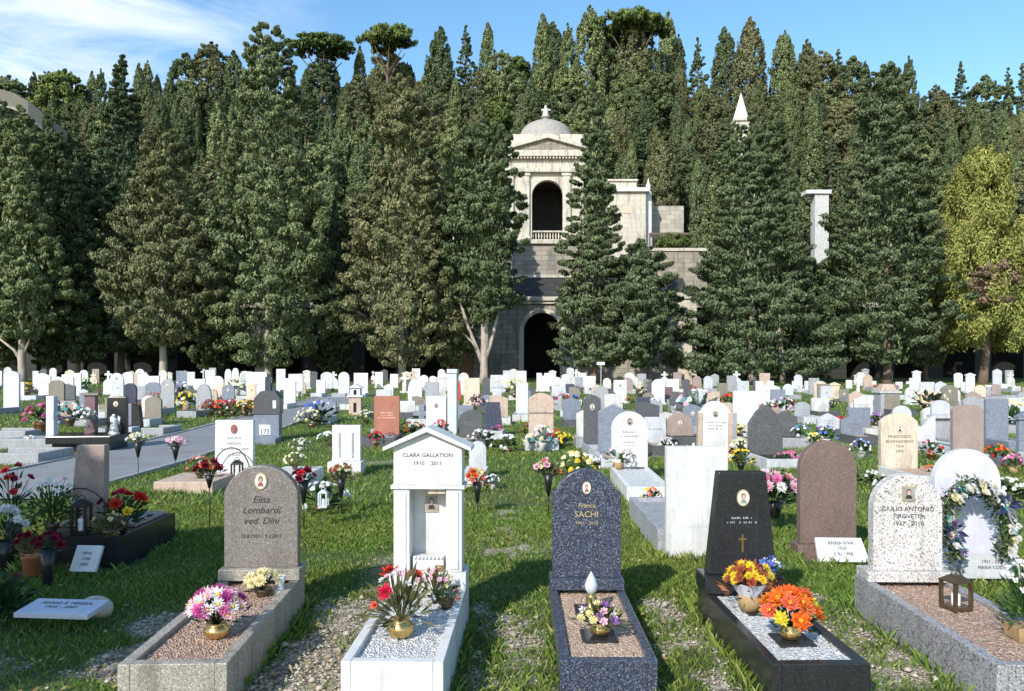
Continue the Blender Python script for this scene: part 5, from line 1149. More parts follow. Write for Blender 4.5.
t = thing('grave_kerb', 'white marble kerb end showing right of the brown headstone top', 'kerb', (xat(296, 11.2), 11.2, 0)); mb = MB(); mb.box(-.28, .30, -.5, .4, -.05, .24); mb.build('kerb', M['white_marble'], t, .01); rect(xat(296, 11.2) - .3, xat(296, 11.2) + .32, 10.6, 11.7)
# granite tomb like a little house with chimney
y = ydist(440); k = y / F; t = thing('house_tomb', 'dark granite tomb shaped like a little house with chimney and white number plate', 'tomb', (xat(268, y), y, 0), R(8))
mb = MB(); mb.box(-12 * k, 12 * k, -.2, .28, -.1, zat(414, y)); mb.build('lower_block', M['blue_grey_granite'], t, .01)
mb = MB(); mb.prism([(-13 * k, zat(414, y) + .003), (13 * k, zat(414, y) + .003), (13.4 * k, zat(398, y)), (8 * k, zat(391, y)), (-6 * k, zat(391, y)), (-12 * k, zat(398, y))], -.22, .3); mb.build('upper_block', M['dark_grey_granite'], t, .012)
mb = MB(); mb.box(-3 * k, 2.6 * k, .0, .2, zat(391, y) + .002, zat(377, y)); mb.build('chimney', M['blue_black_granite'], t, .005)
mb = MB(); mb.prism([(2.8 * k, zat(391, y) + .002), (7.5 * k, zat(391, y) + .002), (3 * k, zat(383, y))], .05, .15); mb.build('fin', M['dark_grey_granite'], t)
mb = MB(); mb.box(-7 * k, 4 * k, -.212, -.201, zat(434, y), zat(424, y)); mb.build('number_plate', M['white_marble'], t)
text_mesh(['173'], .15, t, -.2135, zat(433, y), M['ink'], -1.5 * k)
mb = MB(); mb.box(6 * k, 9.4 * k, -.232, -.221, zat(408, y), zat(400, y)); mb.build('portrait', M['lavender_marble'], t)
mb = MB(); mb.box(-16 * k, 15 * k, -1.2, -.201, -.1, .12); mb.build('kerb', M['blue_grey_granite'], t, .01)
# black tomb with the angel, far left
y = 16.0; k = y / F; zs = zat(435, y)
t = thing('slab_tomb', 'black granite slab tomb like a low table, with a black headstone, left of the path', 'tomb', (xat(85, y), y, 0), R(3))
mb = MB(); mb.box(-31 * k, 31 * k, -.3, .7, zs - .16, zs); mb.build('slab', M['black_granite'], t, .012)
mb = MB(); mb.box(-27 * k, 29 * k, -.2, .6, -.1, zs - .162); mb.build('base', M['black_granite'], t)
mb = MB(); mb.box(12 * k, 31 * k, .42, .56, zs + .002, zat(398, y)); mb.build('headstone', M['black_granite'], t, .008); portrait(t, 21 * k, .42, zat(405, y), .1, .12)
mb = MB(); mb.box(-8 * k, 3 * k, .3, .44, zs + .002, zat(396, y)); mb.build('side_stele', M['purple_stone'], t, .008); mb = MB(); mb.box(-10 * k, 7 * k, .26, .46, zat(396, y) + .002, zat(393.5, y)); mb.build('stele_cap', M['olive_stone'], t, .005)
t = thing('angel_statue', 'small white praying angel statue in front of the black headstone, left of the path', 'statue', (xat(109, y) , y + .2, zs + .001)); t.scale = (.68, .68, .68); mb = MB()
mb.lathe([(.16, 0), (.17, .04), (.12, .06), (.13, .10), (.10, .25), (.085, .36), (.10, .43), (.06, .49), (.03, .51)], seg=12); mb.ball((0, -.01, .56), .055, 10, 7); mb.build('figure', M['white_marble'], t)
for s in (-1, 1): mb = MB(); mb.prism([(s * .03, .25), (s * .13, .30), (s * .16, .50), (s * .10, .56), (s * .03, .42)][::s], .05, .09); mb.build('wing', M['white_marble'], t, .004)
t = thing('thin_stele', 'slim pinkish pillar stele with a small white plate, left of the black slab tomb', 'headstone', (xat(52, 17), 17, 0)); mb = MB(); mb.box(-.085, .085, -.08, .08, 0, zat(396, 17)); mb.build('shaft', M['lavender_marble'], t, .006); mb = MB(); mb.box(-.07, .07, -.09, -.081, zat(419, 17), zat(411, 17)); mb.build('plate', M['white_marble'], t)
mb = MB(); mb.box(-.75, .4, -.6, .3, -.1, .2); mb.build('kerb', M['grey_stone'], t, .01)
hs(57, 380, 16, 'seg', 'olive_stone', 'olive brown round topped headstone behind the slim pinkish pillar stele', 409)
t = hs(128, 404, 9, 'flat', 'blue_grey_granite', 'shiny blue grey stele with a black side leaning right, beside the angel', 432, W_=.3); y = ydist(432); k = y / F
mb = MB(); mb.prism([(4.7 * k, 0), (14 * k, 0), (14 * k, .2), (12 * k, zat(407, y)), (4.7 * k, zat(404, y))], -.06, .10); mb.build('side_block', M['black_granite'], t)
mb = MB(); mb.box(-5 * k, 14 * k, -.5, -.08, -.1, .16); mb.build('kerb', M['pale_grey_marble'], t, .01)
for x0, x1, yy, lab in ((-10, 55, 14.2, 'nearest low grey kerb of a grassed grave at the left edge'), (-12, 38, 19, 'low grey kerb of a grassed grave at the left edge, behind the nearest one'), (150, 172, 20, 'low grey kerb left of the flower bed by the path')):
    t = thing('grave_kerb', lab, 'kerb', (xat((x0 + x1) / 2, yy), yy, 0)); a = (x1 - x0) / 2 * yy / F; mb = MB(); mb.box(-a, a, -.5, -.4, -.1, .2); mb.box(-a, a, .5, .6, -.1, .2); mb.box(a - .1, a, -.4, .5, -.1, .2); mb.build('kerb', M['grey_stone'], t, .01)
t = thing('grave_kerb', 'small white flat grave frame with greenery, left of the dark grey portrait headstone', 'kerb', (xat(569, 31), 31, gz(31))); mb = MB(); mb.box(-.42, .42, -.6, .6, -.1, .18); mb.build('kerb', M['green_white_marble'], t, .01)
# monument base and trunk stump on the right
y = ydist(414); k = y / F; t = thing('monument_base', 'grey stone monument block with a rough brown top before the bare brown trunk', 'monument', (xat(887, y), y, gz(y))); q = lambda p: zat(p, y) - gz(y)
mb = MB(); mb.box(-9.5 * k, 9.5 * k, -.25, .3, -.1, q(393)); mb.build('block', M['grey_stone'], t, .012); mb = MB(); mb.box(-11 * k, 11 * k, -.3, .35, q(393) + .002, q(391)); mb.build('ledge', M['pale_grey_marble'], t, .01)
mb = MB(); mb.box(-8 * k, 8 * k, -.2, .25, q(391) + .002, q(384), 0, .7); mb.build('rough_top', M['tan_stone'], t, .03)
t = thing('flag_pole', 'thin pole with a small white top above the grey round headstone, mid centre', 'pole', (xat(601, 30), 30, gz(30))); mb = MB(); mb.tube([(0, 0, 0), (0, 0, zat(365, 30) - gz(30))], .02, 6); mb.build('pole', M['grey_stone'], t); mb = MB(); mb.box(-.16, .14, -.03, .03, zat(365, 30) - gz(30), zat(362, 30) - gz(30)); mb.build('top_plate', M['white_marble'], t)
# --- far rows (left to right)
WM, OW = 'white_marble', 'old_white_marble'
FAR = [
 (12, 371, 16, 'seg', 'lavender_marble', 'large lavender white round topped headstone near the left edge', 0), (-2, 371, 9, 'flat', OW, 'white headstone cut by the left edge', 0), (8, 367, 8, 'round', 'pale_grey_marble', 'small grey round headstone peeking over the lavender white one', 62),
 (36, 371, 6, 'flat', OW, 'narrow whitish headstone right of the yellow flowers at the far left', 44), (45, 373, 12, 'slant', WM, 'white headstone with a slanting top, left of the olive brown one', 0), (53, 368, 7, 'round', 'lavender_marble', 'small pinkish grey headstone rising behind the olive brown one', 55),
 (68, 374, 12, 'slant', WM, 'white slant topped headstone just right of the olive brown one', 0), (77, 373, 9, 'flat', WM, 'white square headstone beside the green tinted arch', 40), (84, 370, 9, 'round', 'green_white_marble', 'greenish white arched headstone with a hollow front', 0), (96, 369, 7, 'flat', 'pink_stone', 'pinkish slim headstone right of the greenish white arch', 0),
 (108, 371, 9, 'crosstop', WM, 'white headstone topped by a cross, left of the broad white pair', 42), (117, 373, 13, 'round', WM, 'broad white round headstone, left one of the pair behind the beige grey slab', 0), (128, 372, 11, 'seg', WM, 'broad white headstone, right one of the pair behind the beige grey slab', 44), (140, 369, 9, 'round', WM, 'bright white round topped headstone standing taller behind the charcoal one', 0),
 (118, 381, 12, 'flat', 'pale_grey_marble', 'beige grey square slab left of the charcoal headstone', 30), (130, 383, 14, 'round', 'blue_black_granite', 'charcoal round topped headstone with a pale emblem', 32), (153, 376, 13, 'flat', WM, 'white headstone showing over the blue grey round one', 40), (153, 382, 15, 'seg', 'blue_grey_granite', 'blue grey round topped headstone left of the grey arched one', 31),
 (168, 379, 14, 'round', 'grey_stone', 'grey arched headstone with a pale rim, left of the square slate block', 28), (163, 370, 8, 'round', OW, 'dull white round headstone behind the grey arched one', 50), (182, 371, 11, 'flat', 'blue_grey_granite', 'square slate blue block beside a white slab at the foot of the pale trunks', 46), (191, 372, 8, 'flat', WM, 'narrow white slab right of the slate blue block', 46),
 (200, 379, 11, 'flat', WM, 'white square headstone behind the grey pointed arch one', 36), (204, 384, 15, 'gothic', 'grey_stone', 'grey headstone with a pointed arch, left of the flower bed', 27), (204, 369, 6, 'cross', OW, 'small white cross above the grey pointed arch', 50), (218, 376, 12, 'round', WM, 'white round headstone above the peach coloured slab', 40), (220, 384, 8, 'flat', 'peach_stone', 'peach coloured upright slab left of the white statues', 36),
 (232, 368, 14, 'twin', WM, 'white double pointed headstone, tallest behind the flower bed', 40), (245, 371, 10, 'round', WM, 'white round headstone between the double pointed one and the wide one', 44), (257, 372, 20, 'flat', WM, 'wide white headstone behind the house shaped tomb', 34), (252, 384, 8, 'flat', 'peach_stone', 'pale peach slab in front of the wide white headstone', 33), (281, 369, 9, 'flat', WM, 'tall white slab right of the chimney of the house shaped tomb', 44),
 (290, 378, 12, 'slant', 'lavender_marble', 'lavender grey slanted headstone right of the house shaped tomb', 31), (296, 374, 14, 'flat', WM, 'white headstone behind the lavender grey slanted one', 40), (307, 370, 8, 'cap', OW, 'whitish little temple with a flat cap, left of the grass strip', 50), (327, 372, 12, 'seg', OW, 'greyish white headstone over a smaller white one, left of the round white', 46), (321, 380, 9, 'flat', WM, 'small white headstone with dark flowers in front, left centre', 40),
 (344, 372, 11, 'round', WM, 'round white headstone with a white sloping slab before it', 40), (361, 373, 14, 'flat', WM, 'white block headstone with a shaded grey side behind the pink pedestal tomb', 40), (379, 372, 8, 'flat', WM, 'upright white slab alone on the grass, left of a similar one', 52), (394, 374, 8, 'flat', WM, 'upright white slab alone on the grass, right one of two', 52), (373, 371, 4, 'crosstop', OW, 'tiny white urn topped stone left of the two white slabs', 60),
 (405, 374, 9, 'cross', OW, 'white stone cross in front of the brown trunk', 44), (415, 379, 14, 'gothic', WM, 'white arched headstone with a dark niche, left centre', 33), (424, 375, 9, 'round', WM, 'white round headstone left behind the grey slab', 48), (432, 382, 14, 'flat', 'grey_stone', 'grey square slab behind the white block tomb', 33), (433, 376, 7, 'seg', WM, 'small white headstone above the grey square slab', 52), (445, 373, 8, 'gable', WM, 'white gabled headstone left of the square white column', 48),
 (472, 378, 16, 'flat', 'beige_stone', 'pale beige broad headstone with dark red flowers at its foot', 32), (486, 377, 8, 'round', 'dark_grey_granite', 'dark weathered headstone above the black tapering one', 36), (497, 384, 11, 'cap', 'pale_grey_marble', 'pale grey headstone with a small roof behind the black tapering one', 34), (497, 375, 13, 'flat', OW, 'wide whitish headstone behind the small roofed grey one', 46), (506, 374, 8, 'round', WM, 'white round headstone left of the slim greenish one', 52), (529, 387, 14, 'gable', 'dark_grey_granite', 'dark grey low gabled headstone behind the tan weathered one', 34), (543, 373, 13, 'notch', WM, 'white notched headstone before the chapel portal', 46),
 (557, 377, 11, 'round', OW, 'blurry white rounded headstone right of the tan weathered one', 40), (570, 384, 9, 'flat', 'blue_black_granite', 'dark blue upright slab beside a light blue figure, centre', 40), (579, 377, 8, 'flat', 'grey_stone', 'narrow grey slab behind the light blue figure, centre', 48), (590, 376, 11, 'flat', WM, 'white square headstone above the dark grey portrait headstone', 44), (607, 378, 8, 'round', WM, 'white round headstone right of the thin pole', 46),
 (620, 380, 13, 'flat', WM, 'bright white square headstone above the slate gabled one', 34), (632, 376, 12, 'seg', OW, 'whitish broad headstone behind the bright white square', 44), (640, 381, 6, 'crosstop', 'beige_stone', 'beige statue like stone right of the bright white square', 40), (648, 379, 8, 'slant', 'olive_stone', 'olive grey slanted stone left of the tall slim white one', 42), (673, 379, 12, 'flat', WM, 'white square headstone above the purple brown one', 46), (668, 387, 9, 'flat', 'purple_stone', 'purple brown square headstone between two white posts', 34), (681, 389, 4, 'flat', OW, 'slim white post right of the purple brown headstone', 34), (686, 379, 8, 'seg', 'dark_grey_granite', 'dark grey headstone before the shaded trees, right of centre', 44),
 (697, 376, 9, 'round', 'pink_stone', 'pinkish round headstone behind the heap of pale flowers', 46), (708, 376, 9, 'round', 'pale_grey_marble', 'pale grey round headstone behind the white shouldered one', 46), (722, 383, 10, 'flat', 'olive_stone', 'olive brown headstone above the shouldered white one', 36), (743, 381, 12, 'flat', 'pale_grey_marble', 'grey white headstone behind the large white rectangle', 36), (754, 377, 6, 'cross', 'dark_grey_granite', 'dark stone cross right of the large white rectangle', 30), (765, 381, 18, 'notch', WM, 'broad white notched headstone above the dark pointed one', 32),
 (788, 384, 10, 'round', 'green_white_marble', 'pale greenish headstone with flowers at the base of the pale trunk', 38), (797, 381, 10, 'flat', WM, 'white square headstone right of the pale trunk', 46), (809, 381, 9, 'flat', WM, 'white square headstone beside the beige pair, right of centre', 44), (820, 381, 13, 'seg', 'beige_stone', 'beige round topped headstone right of the white squares', 36), (826, 386, 11, 'flat', 'pale_grey_marble', 'pale upright slab before the beige round topped one', 31),
 (844, 389, 9, 'flat', 'olive_stone', 'grey brown square stone left of the white latin cross', 36), (849, 380, 6, 'flat', WM, 'small white slab behind the grey brown square stone', 50), (858, 377, 9, 'cross', WM, 'white latin cross on a stepped base, right of centre', 38), (868, 383, 8, 'flat', 'grey_stone', 'small grey slab between the latin cross and the monument block', 48), (874, 381, 4, 'flat', WM, 'very slim white post left of the monument block', 50), (899, 383, 7, 'flat', WM, 'small white slab right of the bare brown trunk', 50),
 (911, 378, 12, 'crosstop', WM, 'tall white headstone crowned by a cross, right part of the field', 33), (927, 382, 14, 'flat', 'pale_grey_marble', 'pale grey wide headstone with a pinkish one before it', 40), (929, 390, 16, 'seg', 'peach_stone', 'pinkish ornate low headstone before the pale grey wide one', 31), (949, 385, 17, 'seg', 'olive_stone', 'olive brown broad rounded headstone behind the pinkish clipped one', 29), (965, 382, 8, 'flat', WM, 'upright white slab right of the olive brown rounded headstone', 46), (980, 385, 11, 'round', 'peach_stone', 'pinkish beige round headstone above the blue grey rectangle', 36), (989, 385, 8, 'flat', 'lavender_marble', 'pinkish white slab beside the pinkish beige round one', 40), (996, 384, 9, 'round', 'pink_stone', 'brownish pink round headstone above the right end of the blue grey rectangle', 38), (1004, 384, 6, 'flat', WM, 'narrow white headstone right of the brownish pink round one', 46), (1016, 390, 8, 'flat', OW, 'small white headstone above the capped one at the right edge', 42)]
for px, pt, wp, sh, mt, lab, yd in FAR:
    Y = yd if yd else min(62, .58 * F / wp)
    rgx = random.Random(int(px) + 5)
    hs(px, pt, wp, sh, mt, lab, HOR + F * (HC - gz(Y)) / Y, dl=rgx.choice([0, 2, 3]) if Y < 48 and 'white' in mt else 0, ph=1 if Y < 40 and rgx.random() < .45 and sh in ('seg', 'round', 'flat') else 0, hmax=1.75, kl=(rgx.uniform(.9, 1.4) if Y < 52 and rgx.random() < .6 else 0), km=None, bed=rgx.choice(['grey_chips', 'thicket', 'thicket', 'white_chips']))
# extra small stones crowded into the last rows, each half behind one of the above
rg = random.Random(77); k = 0
base = [r for r in ROWS if r[1] > 28 and 'cut by' not in r[3]]
for x, y, w_, lab in base:
    if rg.random() < .9 and y < 58 and len(lab.split()) <= 11:
        yy = min(64, y + rg.uniform(6, 13)); px = 512 + x / y * F + rg.choice([-1, 1]) * rg.uniform(6, 11)
        short = lab.split(',')[0]
        sh = rg.choice(['round', 'flat', 'flat', 'seg', 'crosstop', 'gable', 'cap']); mt = rg.choice([WM, WM, OW, OW, OW, 'pale_grey_marble', 'pale_grey_marble', 'grey_stone', 'beige_stone', 'dark_grey_granite', 'pink_stone', 'tan_stone'])
        hs(px, HOR + F * (HC - gz(yy) - rg.uniform(.75, 1.3)) / yy, .56 * F / yy, sh, mt, 'low pale stone behind the ' + short, HOR + F * (HC - gz(yy)) / yy, group='crowded stones of the last rows')
# low stones and slabs that fill the rows between
rg = random.Random(91); CN = {'grey_stone': 'grey', 'pale_grey_marble': 'pale grey', 'olive_stone': 'olive brown', 'dark_grey_granite': 'dark grey', 'pink_stone': 'pinkish', 'old_white_marble': 'dull white', 'tan_stone': 'tan', 'blue_grey_granite': 'slate blue'}
SN = {'flat': 'square', 'round': 'round topped', 'seg': 'bowed', 'gable': 'gabled', 'slant': 'slanted', 'cross': 'cross shaped'}
LABS = set()
for Y in (17.5, 20.5, 23.5, 26.5, 30, 33.5, 37):
    px = 20 + rg.uniform(0, 30)
    while px < 1010:
        px += rg.uniform(24, 52); x = xat(px, Y); yy = Y + rg.uniform(-.8, .8)
        if abs(x - float(PATHX(yy))) < 1.7 or rg.random() < .22 or (330 < px < 620 and Y < 22 and rg.random() < .6) or (px < 330 and Y < 21): continue
        if any(abs(x - a[0]) < .75 and -1.6 < a[1] - yy < 1.6 for a in ROWS): continue
        near = min((a for a in ROWS if len(a[3].split(',')[0].split()) <= 7), key=lambda a: abs(a[0] / a[1] * F + 512 - px) + abs(a[1] - yy) * 3); sd = 'left' if x / yy < near[0] / near[1] else 'right'
        mt = rg.choice(list(CN)); sh = rg.choice(['flat', 'round', 'seg', 'gable', 'slant', 'flat', 'cross']); lab = 'low %s %s stone %s of the %s' % (CN[mt], SN[sh], sd, near[3].split(',')[0])
        if lab in LABS: continue
        LABS.add(lab); h = rg.uniform(.5, .85)
        hs(px, HOR + F * (HC - gz(yy) - h) / yy, rg.uniform(.42, .6) * F / yy, sh, mt, lab, HOR + F * (HC - gz(yy)) / yy, ph=1 if sh in ('seg', 'round') and rg.random() < .4 else 0, dl=rg.choice([0, 2]) if sh != 'cross' else 0, kl=rg.uniform(.8, 1.2), bed=rg.choice(['thicket', 'grey_chips', 'tan_chips']))
base = [r for r in ROWS if r[1] > 17 and 'cut by' not in r[3]]
# --- flowers among the middle and far graves
def ff(px, pyb, size_px, cols, label, pot='terracotta', leaf='leaf_green', z=0.0, wide=1.0, yd=None):
    y = yd or ydist(pyb); far_bouquet(label, (xat(px, y), y, gz(y) + z), cols, size_px * y / F, int(px * 7 + pyb), pot, 'flowers on the middle and far graves', 'flower_pot', leaf, wide)
ff(376, 447, 20, ['red', 'red'], 'round red flowers at the left foot of the brick red headstone', 'terracotta', 'leaf_dark')
ff(440, 437, 22, ['coral', 'pink', 'red'], 'pink and red flowers before the white block tomb with the column', 'white')
ff(575, 486, 44, ['yellow', 'cream', 'yellow'], 'tall yellow flowers with long green leaves behind the blue black headstone', 'black')
ff(541, 452, 34, ['teal', 'white', 'cream'], 'grey green and white bouquet piled at the foot of the tan weathered headstone', 'white', 'leaf_grey')
ff(530, 440, 22, ['dark_red', 'rust'], 'dark red bouquet at the left side of the tan weathered headstone', 'basket')
ff(668, 455, 22, ['white', 'white'], 'white flowers before the low pale grey square headstone', 'bronze', 'leaf_dark')
ff(618, 482, 30, ['white', 'white', 'pale_pink'], 'white flowers in a basket on the white kerb of the arched headstone', 'basket', 'leaf_green', .18, 1.3)
ff(640, 480, 20, ['white', 'cream'], 'small white flowers beside the basket on the white kerb', 'brass', 'leaf_dark', .18)
ff(651, 515, 24, ['yellow', 'coral', 'pale_pink'], 'yellow and coral flowers on the grey kerb left of the plain white slab', 'brass', 'leaf_green', .1)
ff(741, 487, 26, ['yellow', 'yellow'], 'yellow chrysanthemums just above the top of the black tapering headstone', 'black', 'leaf_green', .25, 1.2)
ff(741, 462, 30, ['white', 'cream', 'dark_red'], 'white flowers behind the yellow chrysanthemums, left of the dark pointed headstone', 'terracotta')
ff(801, 444, 24, ['teal', 'white', 'blue'], 'teal and white flowers in a dark red pot right of the dark pointed headstone', 'terracotta')
ff(770, 418, 22, ['white', 'coral', 'red'], 'white and coral flowers right above the dark pointed headstone')
ff(728, 414, 26, ['coral', 'orange', 'red'], 'orange and coral flowers right of the top of the shouldered white headstone')
ff(783, 418, 26, ['pale_pink', 'dark_red', 'white'], 'pink flowers in a heap right of the coral ones', 'terracotta', 'leaf_green', 0, 1.3)
ff(814, 450, 22, ['yellow', 'cream'], 'yellow flowers behind the reddish brown headstone', 'brass')
ff(826, 446, 26, ['blue', 'purple', 'white'], 'blue and purple flowers behind the right shoulder of the reddish brown headstone', 'white')
ff(840, 432, 20, ['red', 'coral'], 'red flowers before the grey brown square stone')
ff(858, 428, 24, ['white', 'yellow', 'orange'], 'white and yellow orange flowers in a pale pot left of the beige headstone', 'white')
ff(876, 428, 20, ['purple', 'purple'], 'purple flowers beside the white and orange ones', 'bronze')
ff(861, 458, 24, ['white', 'blue', 'white'], 'white flowers in a blue wrapper left of the beige headstone', 'white', 'leaf_dark')
ff(931, 460, 26, ['white', 'red'], 'white and red flowers before the curved bluish headstone', 'terracotta', 'leaf_green')
ff(994, 432, 26, ['yellow', 'orange'], 'orange and yellow flowers before the blue grey rectangular headstone', 'bronze', 'leaf_dark', .1)
ff(997, 468, 30, ['orange', 'red', 'rust'], 'orange and dark red bouquet right of the pinkish clipped headstone', 'terracotta')
ff(1014, 474, 26, ['pale_pink', 'pink', 'dark_red'], 'dusty pink flowers near the right edge', 'basket')
ff(1012, 430, 36, ['yellow', 'cream'], 'green bush with small yellow flowers at the right edge', 'black', 'leaf_green', 0)
ff(945, 500, 26, ['yellow', 'yellow'], 'yellow flowers between the terrazzo and the white round headstone', 'brass', 'leaf_green', .2)
ff(927, 412, 30, ['white', 'cream'], 'leafy green pots with cream flowers before the pinkish ornate headstone', 'bronze', 'leaf_dark', 0, 1.4)
ff(698, 424, 44, ['white', 'teal', 'white', 'pale_pink'], 'big heap of white and pale flowers left of the shouldered white headstone', 'basket', 'leaf_grey', 0, 1.2)
ff(686, 420, 14, ['red', 'red'], 'red grave light flowers below the heap of pale flowers', 'terracotta')
ff(119, 425, 20, ['red', 'coral'], 'bright red flowers right of the black headstone by the angel', 'black', 'leaf_green', .1)
ff(186, 412, 26, ['yellow', 'yellow', 'white'], 'yellow flowers left of the grey pointed arch headstone', 'basket')
ff(181, 402, 26, ['white', 'purple', 'white'], 'white and purple flowers before the slate blue block', 'black', 'leaf_dark')
ff(40, 437, 36, ['pink', 'magenta', 'dark_red'], 'pink and dark red flowers in a tall vase left of the slim pinkish pillar', 'terracotta', 'leaf_dark', .12)
ff(70, 437, 30, ['teal', 'white'], 'dark green plant with whitish flowers on the black slab tomb', 'bronze', 'leaf_dark', .52, 1.2, 15.8)
ff(86, 437, 24, ['white', 'white'], 'white vases with small flowers in the middle of the black slab tomb', 'white', 'leaf_grey', .52, 1, 15.8)
ff(26, 396, 18, ['yellow', 'yellow'], 'yellow flowers right of the lavender white headstone, far left', 'terracotta', 'leaf_olive')
ff(84, 392, 18, ['cream'], 'green plant before the greenish white arch', 'bronze', 'leaf_green', 0, 1.4)
ff(30, 448, 16, ['white', 'cream'], 'small pale flower pot on the grey kerb, far left', 'white', 'leaf_grey')
ff(154, 412, 24, ['rust', 'coral'], 'reddish brown flowers at the foot of the blue grey round headstone', 'bronze', 'leaf_olive', 0, 1.3)
ff(55, 412, 16, ['purple', 'white'], 'small purple flowers beside the olive brown headstone', 'black', 'leaf_dark')
ff(236, 398, 26, ['white', 'cream'], 'white ornaments and flowers standing behind the red flower bed', 'white', 'leaf_grey')
for i, (px, c) in enumerate(((210, ['dark_red', 'rust']), (221, ['red', 'coral']), (233, ['red', 'dark_red', 'white']), (245, ['rust', 'yellow']), (254, ['yellow', 'rust']))):
    ff(px, 417, 22, c, ['leftmost', 'second from the left', 'middle', 'fourth from the left', 'rightmost'][i] + ' plant of the red flower bed by the path', 'bronze', 'leaf_olive', 0, 1.2)
ff(477, 410, 20, ['dark_red', 'pale_pink'], 'dark red flowers before the pale beige broad headstone', 'bronze', 'leaf_dark')
ff(563, 408, 18, ['red', 'red'], 'red flowers at the foot of the dark blue slab, centre')
ff(574, 404, 12, ['blue', 'blue'], 'light blue figure like bouquet beside the dark blue slab', 'white')
ff(515, 400, 26, ['cream', 'yellow'], 'green bush with cream flowers left of the slim greenish headstone', 'bronze', 'leaf_green')
ff(640, 398, 16, ['cream'], 'olive plant beside the beige statue like stone', 'bronze', 'leaf_olive')
ff(655, 412, 18, ['white', 'white'], 'white flowers between the blackish square headstone and the slim white one', 'white', 'leaf_green')
ff(492, 490, 20, ['white', 'white'], 'white flowers on the kerb behind the white shrine, right side', 'white', 'leaf_grey')
for px, pb, sz, c, leaf, lab in ((312, 428, 26, 'cream', 'leaf_dark', 'low dark plant on the grass right of the house shaped tomb'), (330, 446, 22, 'white', 'leaf_olive', 'low olive plant above the left side of the slotted white headstone'), (412, 440, 26, 'rust', 'leaf_dark', 'dark low plant between the brick red headstone and the white block tomb'), (470, 462, 24, 'cream', 'leaf_green', 'low green plant behind the right slope of the shrine roof'), (508, 452, 26, 'white', 'leaf_dark', 'low dark plant right of the black tapering headstone'), (560, 446, 22, 'yellow', 'leaf_green', 'small green plant right of the tan weathered headstone'), (590, 470, 24, 'white', 'leaf_dark', 'dark plant with white specks left of the white arched headstone'), (700, 456, 24, 'white', 'leaf_green', 'low green plant left of the shouldered white headstone'), (790, 468, 26, 'pink', 'leaf_green', 'green plant between the dark pointed and the reddish brown headstones'), (868, 486, 26, 'white', 'leaf_dark', 'dark plant left of the beige headstone foot'), (934, 482, 26, 'coral', 'leaf_dark', 'dark plant right of the beige headstone foot'), (1008, 500, 34, 'white', 'leaf_dark', 'dark leafy plant behind the wreath at the right edge'), (418, 478, 20, 'white', 'leaf_green', 'tiny green plant left of the shrine behind its roof'), (322, 512, 44, 'white', 'leaf_dark', 'dark low bush on the grass right of the brown headstone')):
    ff(px, pb, sz, [c], lab, 'bronze', leaf, -.06, 1.5)
ff(245, 412, 12, ['cream'], 'tiny cream plant right behind the white headstone by the path', 'bronze', 'leaf_olive')
ff(357, 396, 8, ['white'], 'tiny white flowers on the pink pedestal tomb', 'white', 'leaf_green')
ff(366, 424, 18, ['cream', 'white'], 'pale leafy mound left of the brick red headstone', 'bronze', 'leaf_grey', 0, 1.3)
ff(318, 425, 30, ['blue', 'white'], 'dark low plant beside the path above the white slotted headstone', 'bronze', 'leaf_dark', 0, 1.5)
ff(482, 448, 24, ['white'], 'low dark leafy plant before the black tapering headstone', 'bronze', 'leaf_dark', 0, 1.5)
ff(300, 452, 18, ['white', 'cream'], 'whitish flowers lying on the grass right of the house shaped tomb', 'white', 'leaf_grey', 0, 1.4)
ff(295, 466, 22, ['cream', 'white'], 'cream flower wreath on the white kerb right of the brown headstone top', 'bronze', 'leaf_olive', .24, 1.2, 11.2)
ff(200, 470, 28, ['rust', 'coral', 'pale_pink'], 'rust and pink flowers on the pale kerb left of the white headstone by the path', 'bronze', 'leaf_olive', .16, 1.2, 10.9)
# flowers at the foot of every third far stone
rg = random.Random(31); CO = [['red', 'coral'], ['yellow', 'cream'], ['white', 'pale_pink'], ['pink', 'magenta'], ['orange', 'red'], ['purple', 'white'], ['dark_red', 'rust'], ['cream', 'white']]
for x, y, w_, lab in base:
    if rg.random() < .5 and len(lab.split(',')[0].split()) <= 11:
        c = rg.choice(CO); s = rg.uniform(.3, .5)
        far_bouquet('%s flowers by the %s' % (c[0].replace('_', ' '), lab.split(',')[0]), (x + rg.uniform(-.35, .35), y - rg.uniform(.3, .6), gz(y)), c, s, int(x * 77) + 3, rg.choice(['terracotta', 'black', 'white', 'bronze']), 'flowers at the foot of far headstones', 'flower_pot', rg.choice(['leaf_green', 'leaf_dark', 'leaf_olive']), rg.uniform(.9, 1.4))
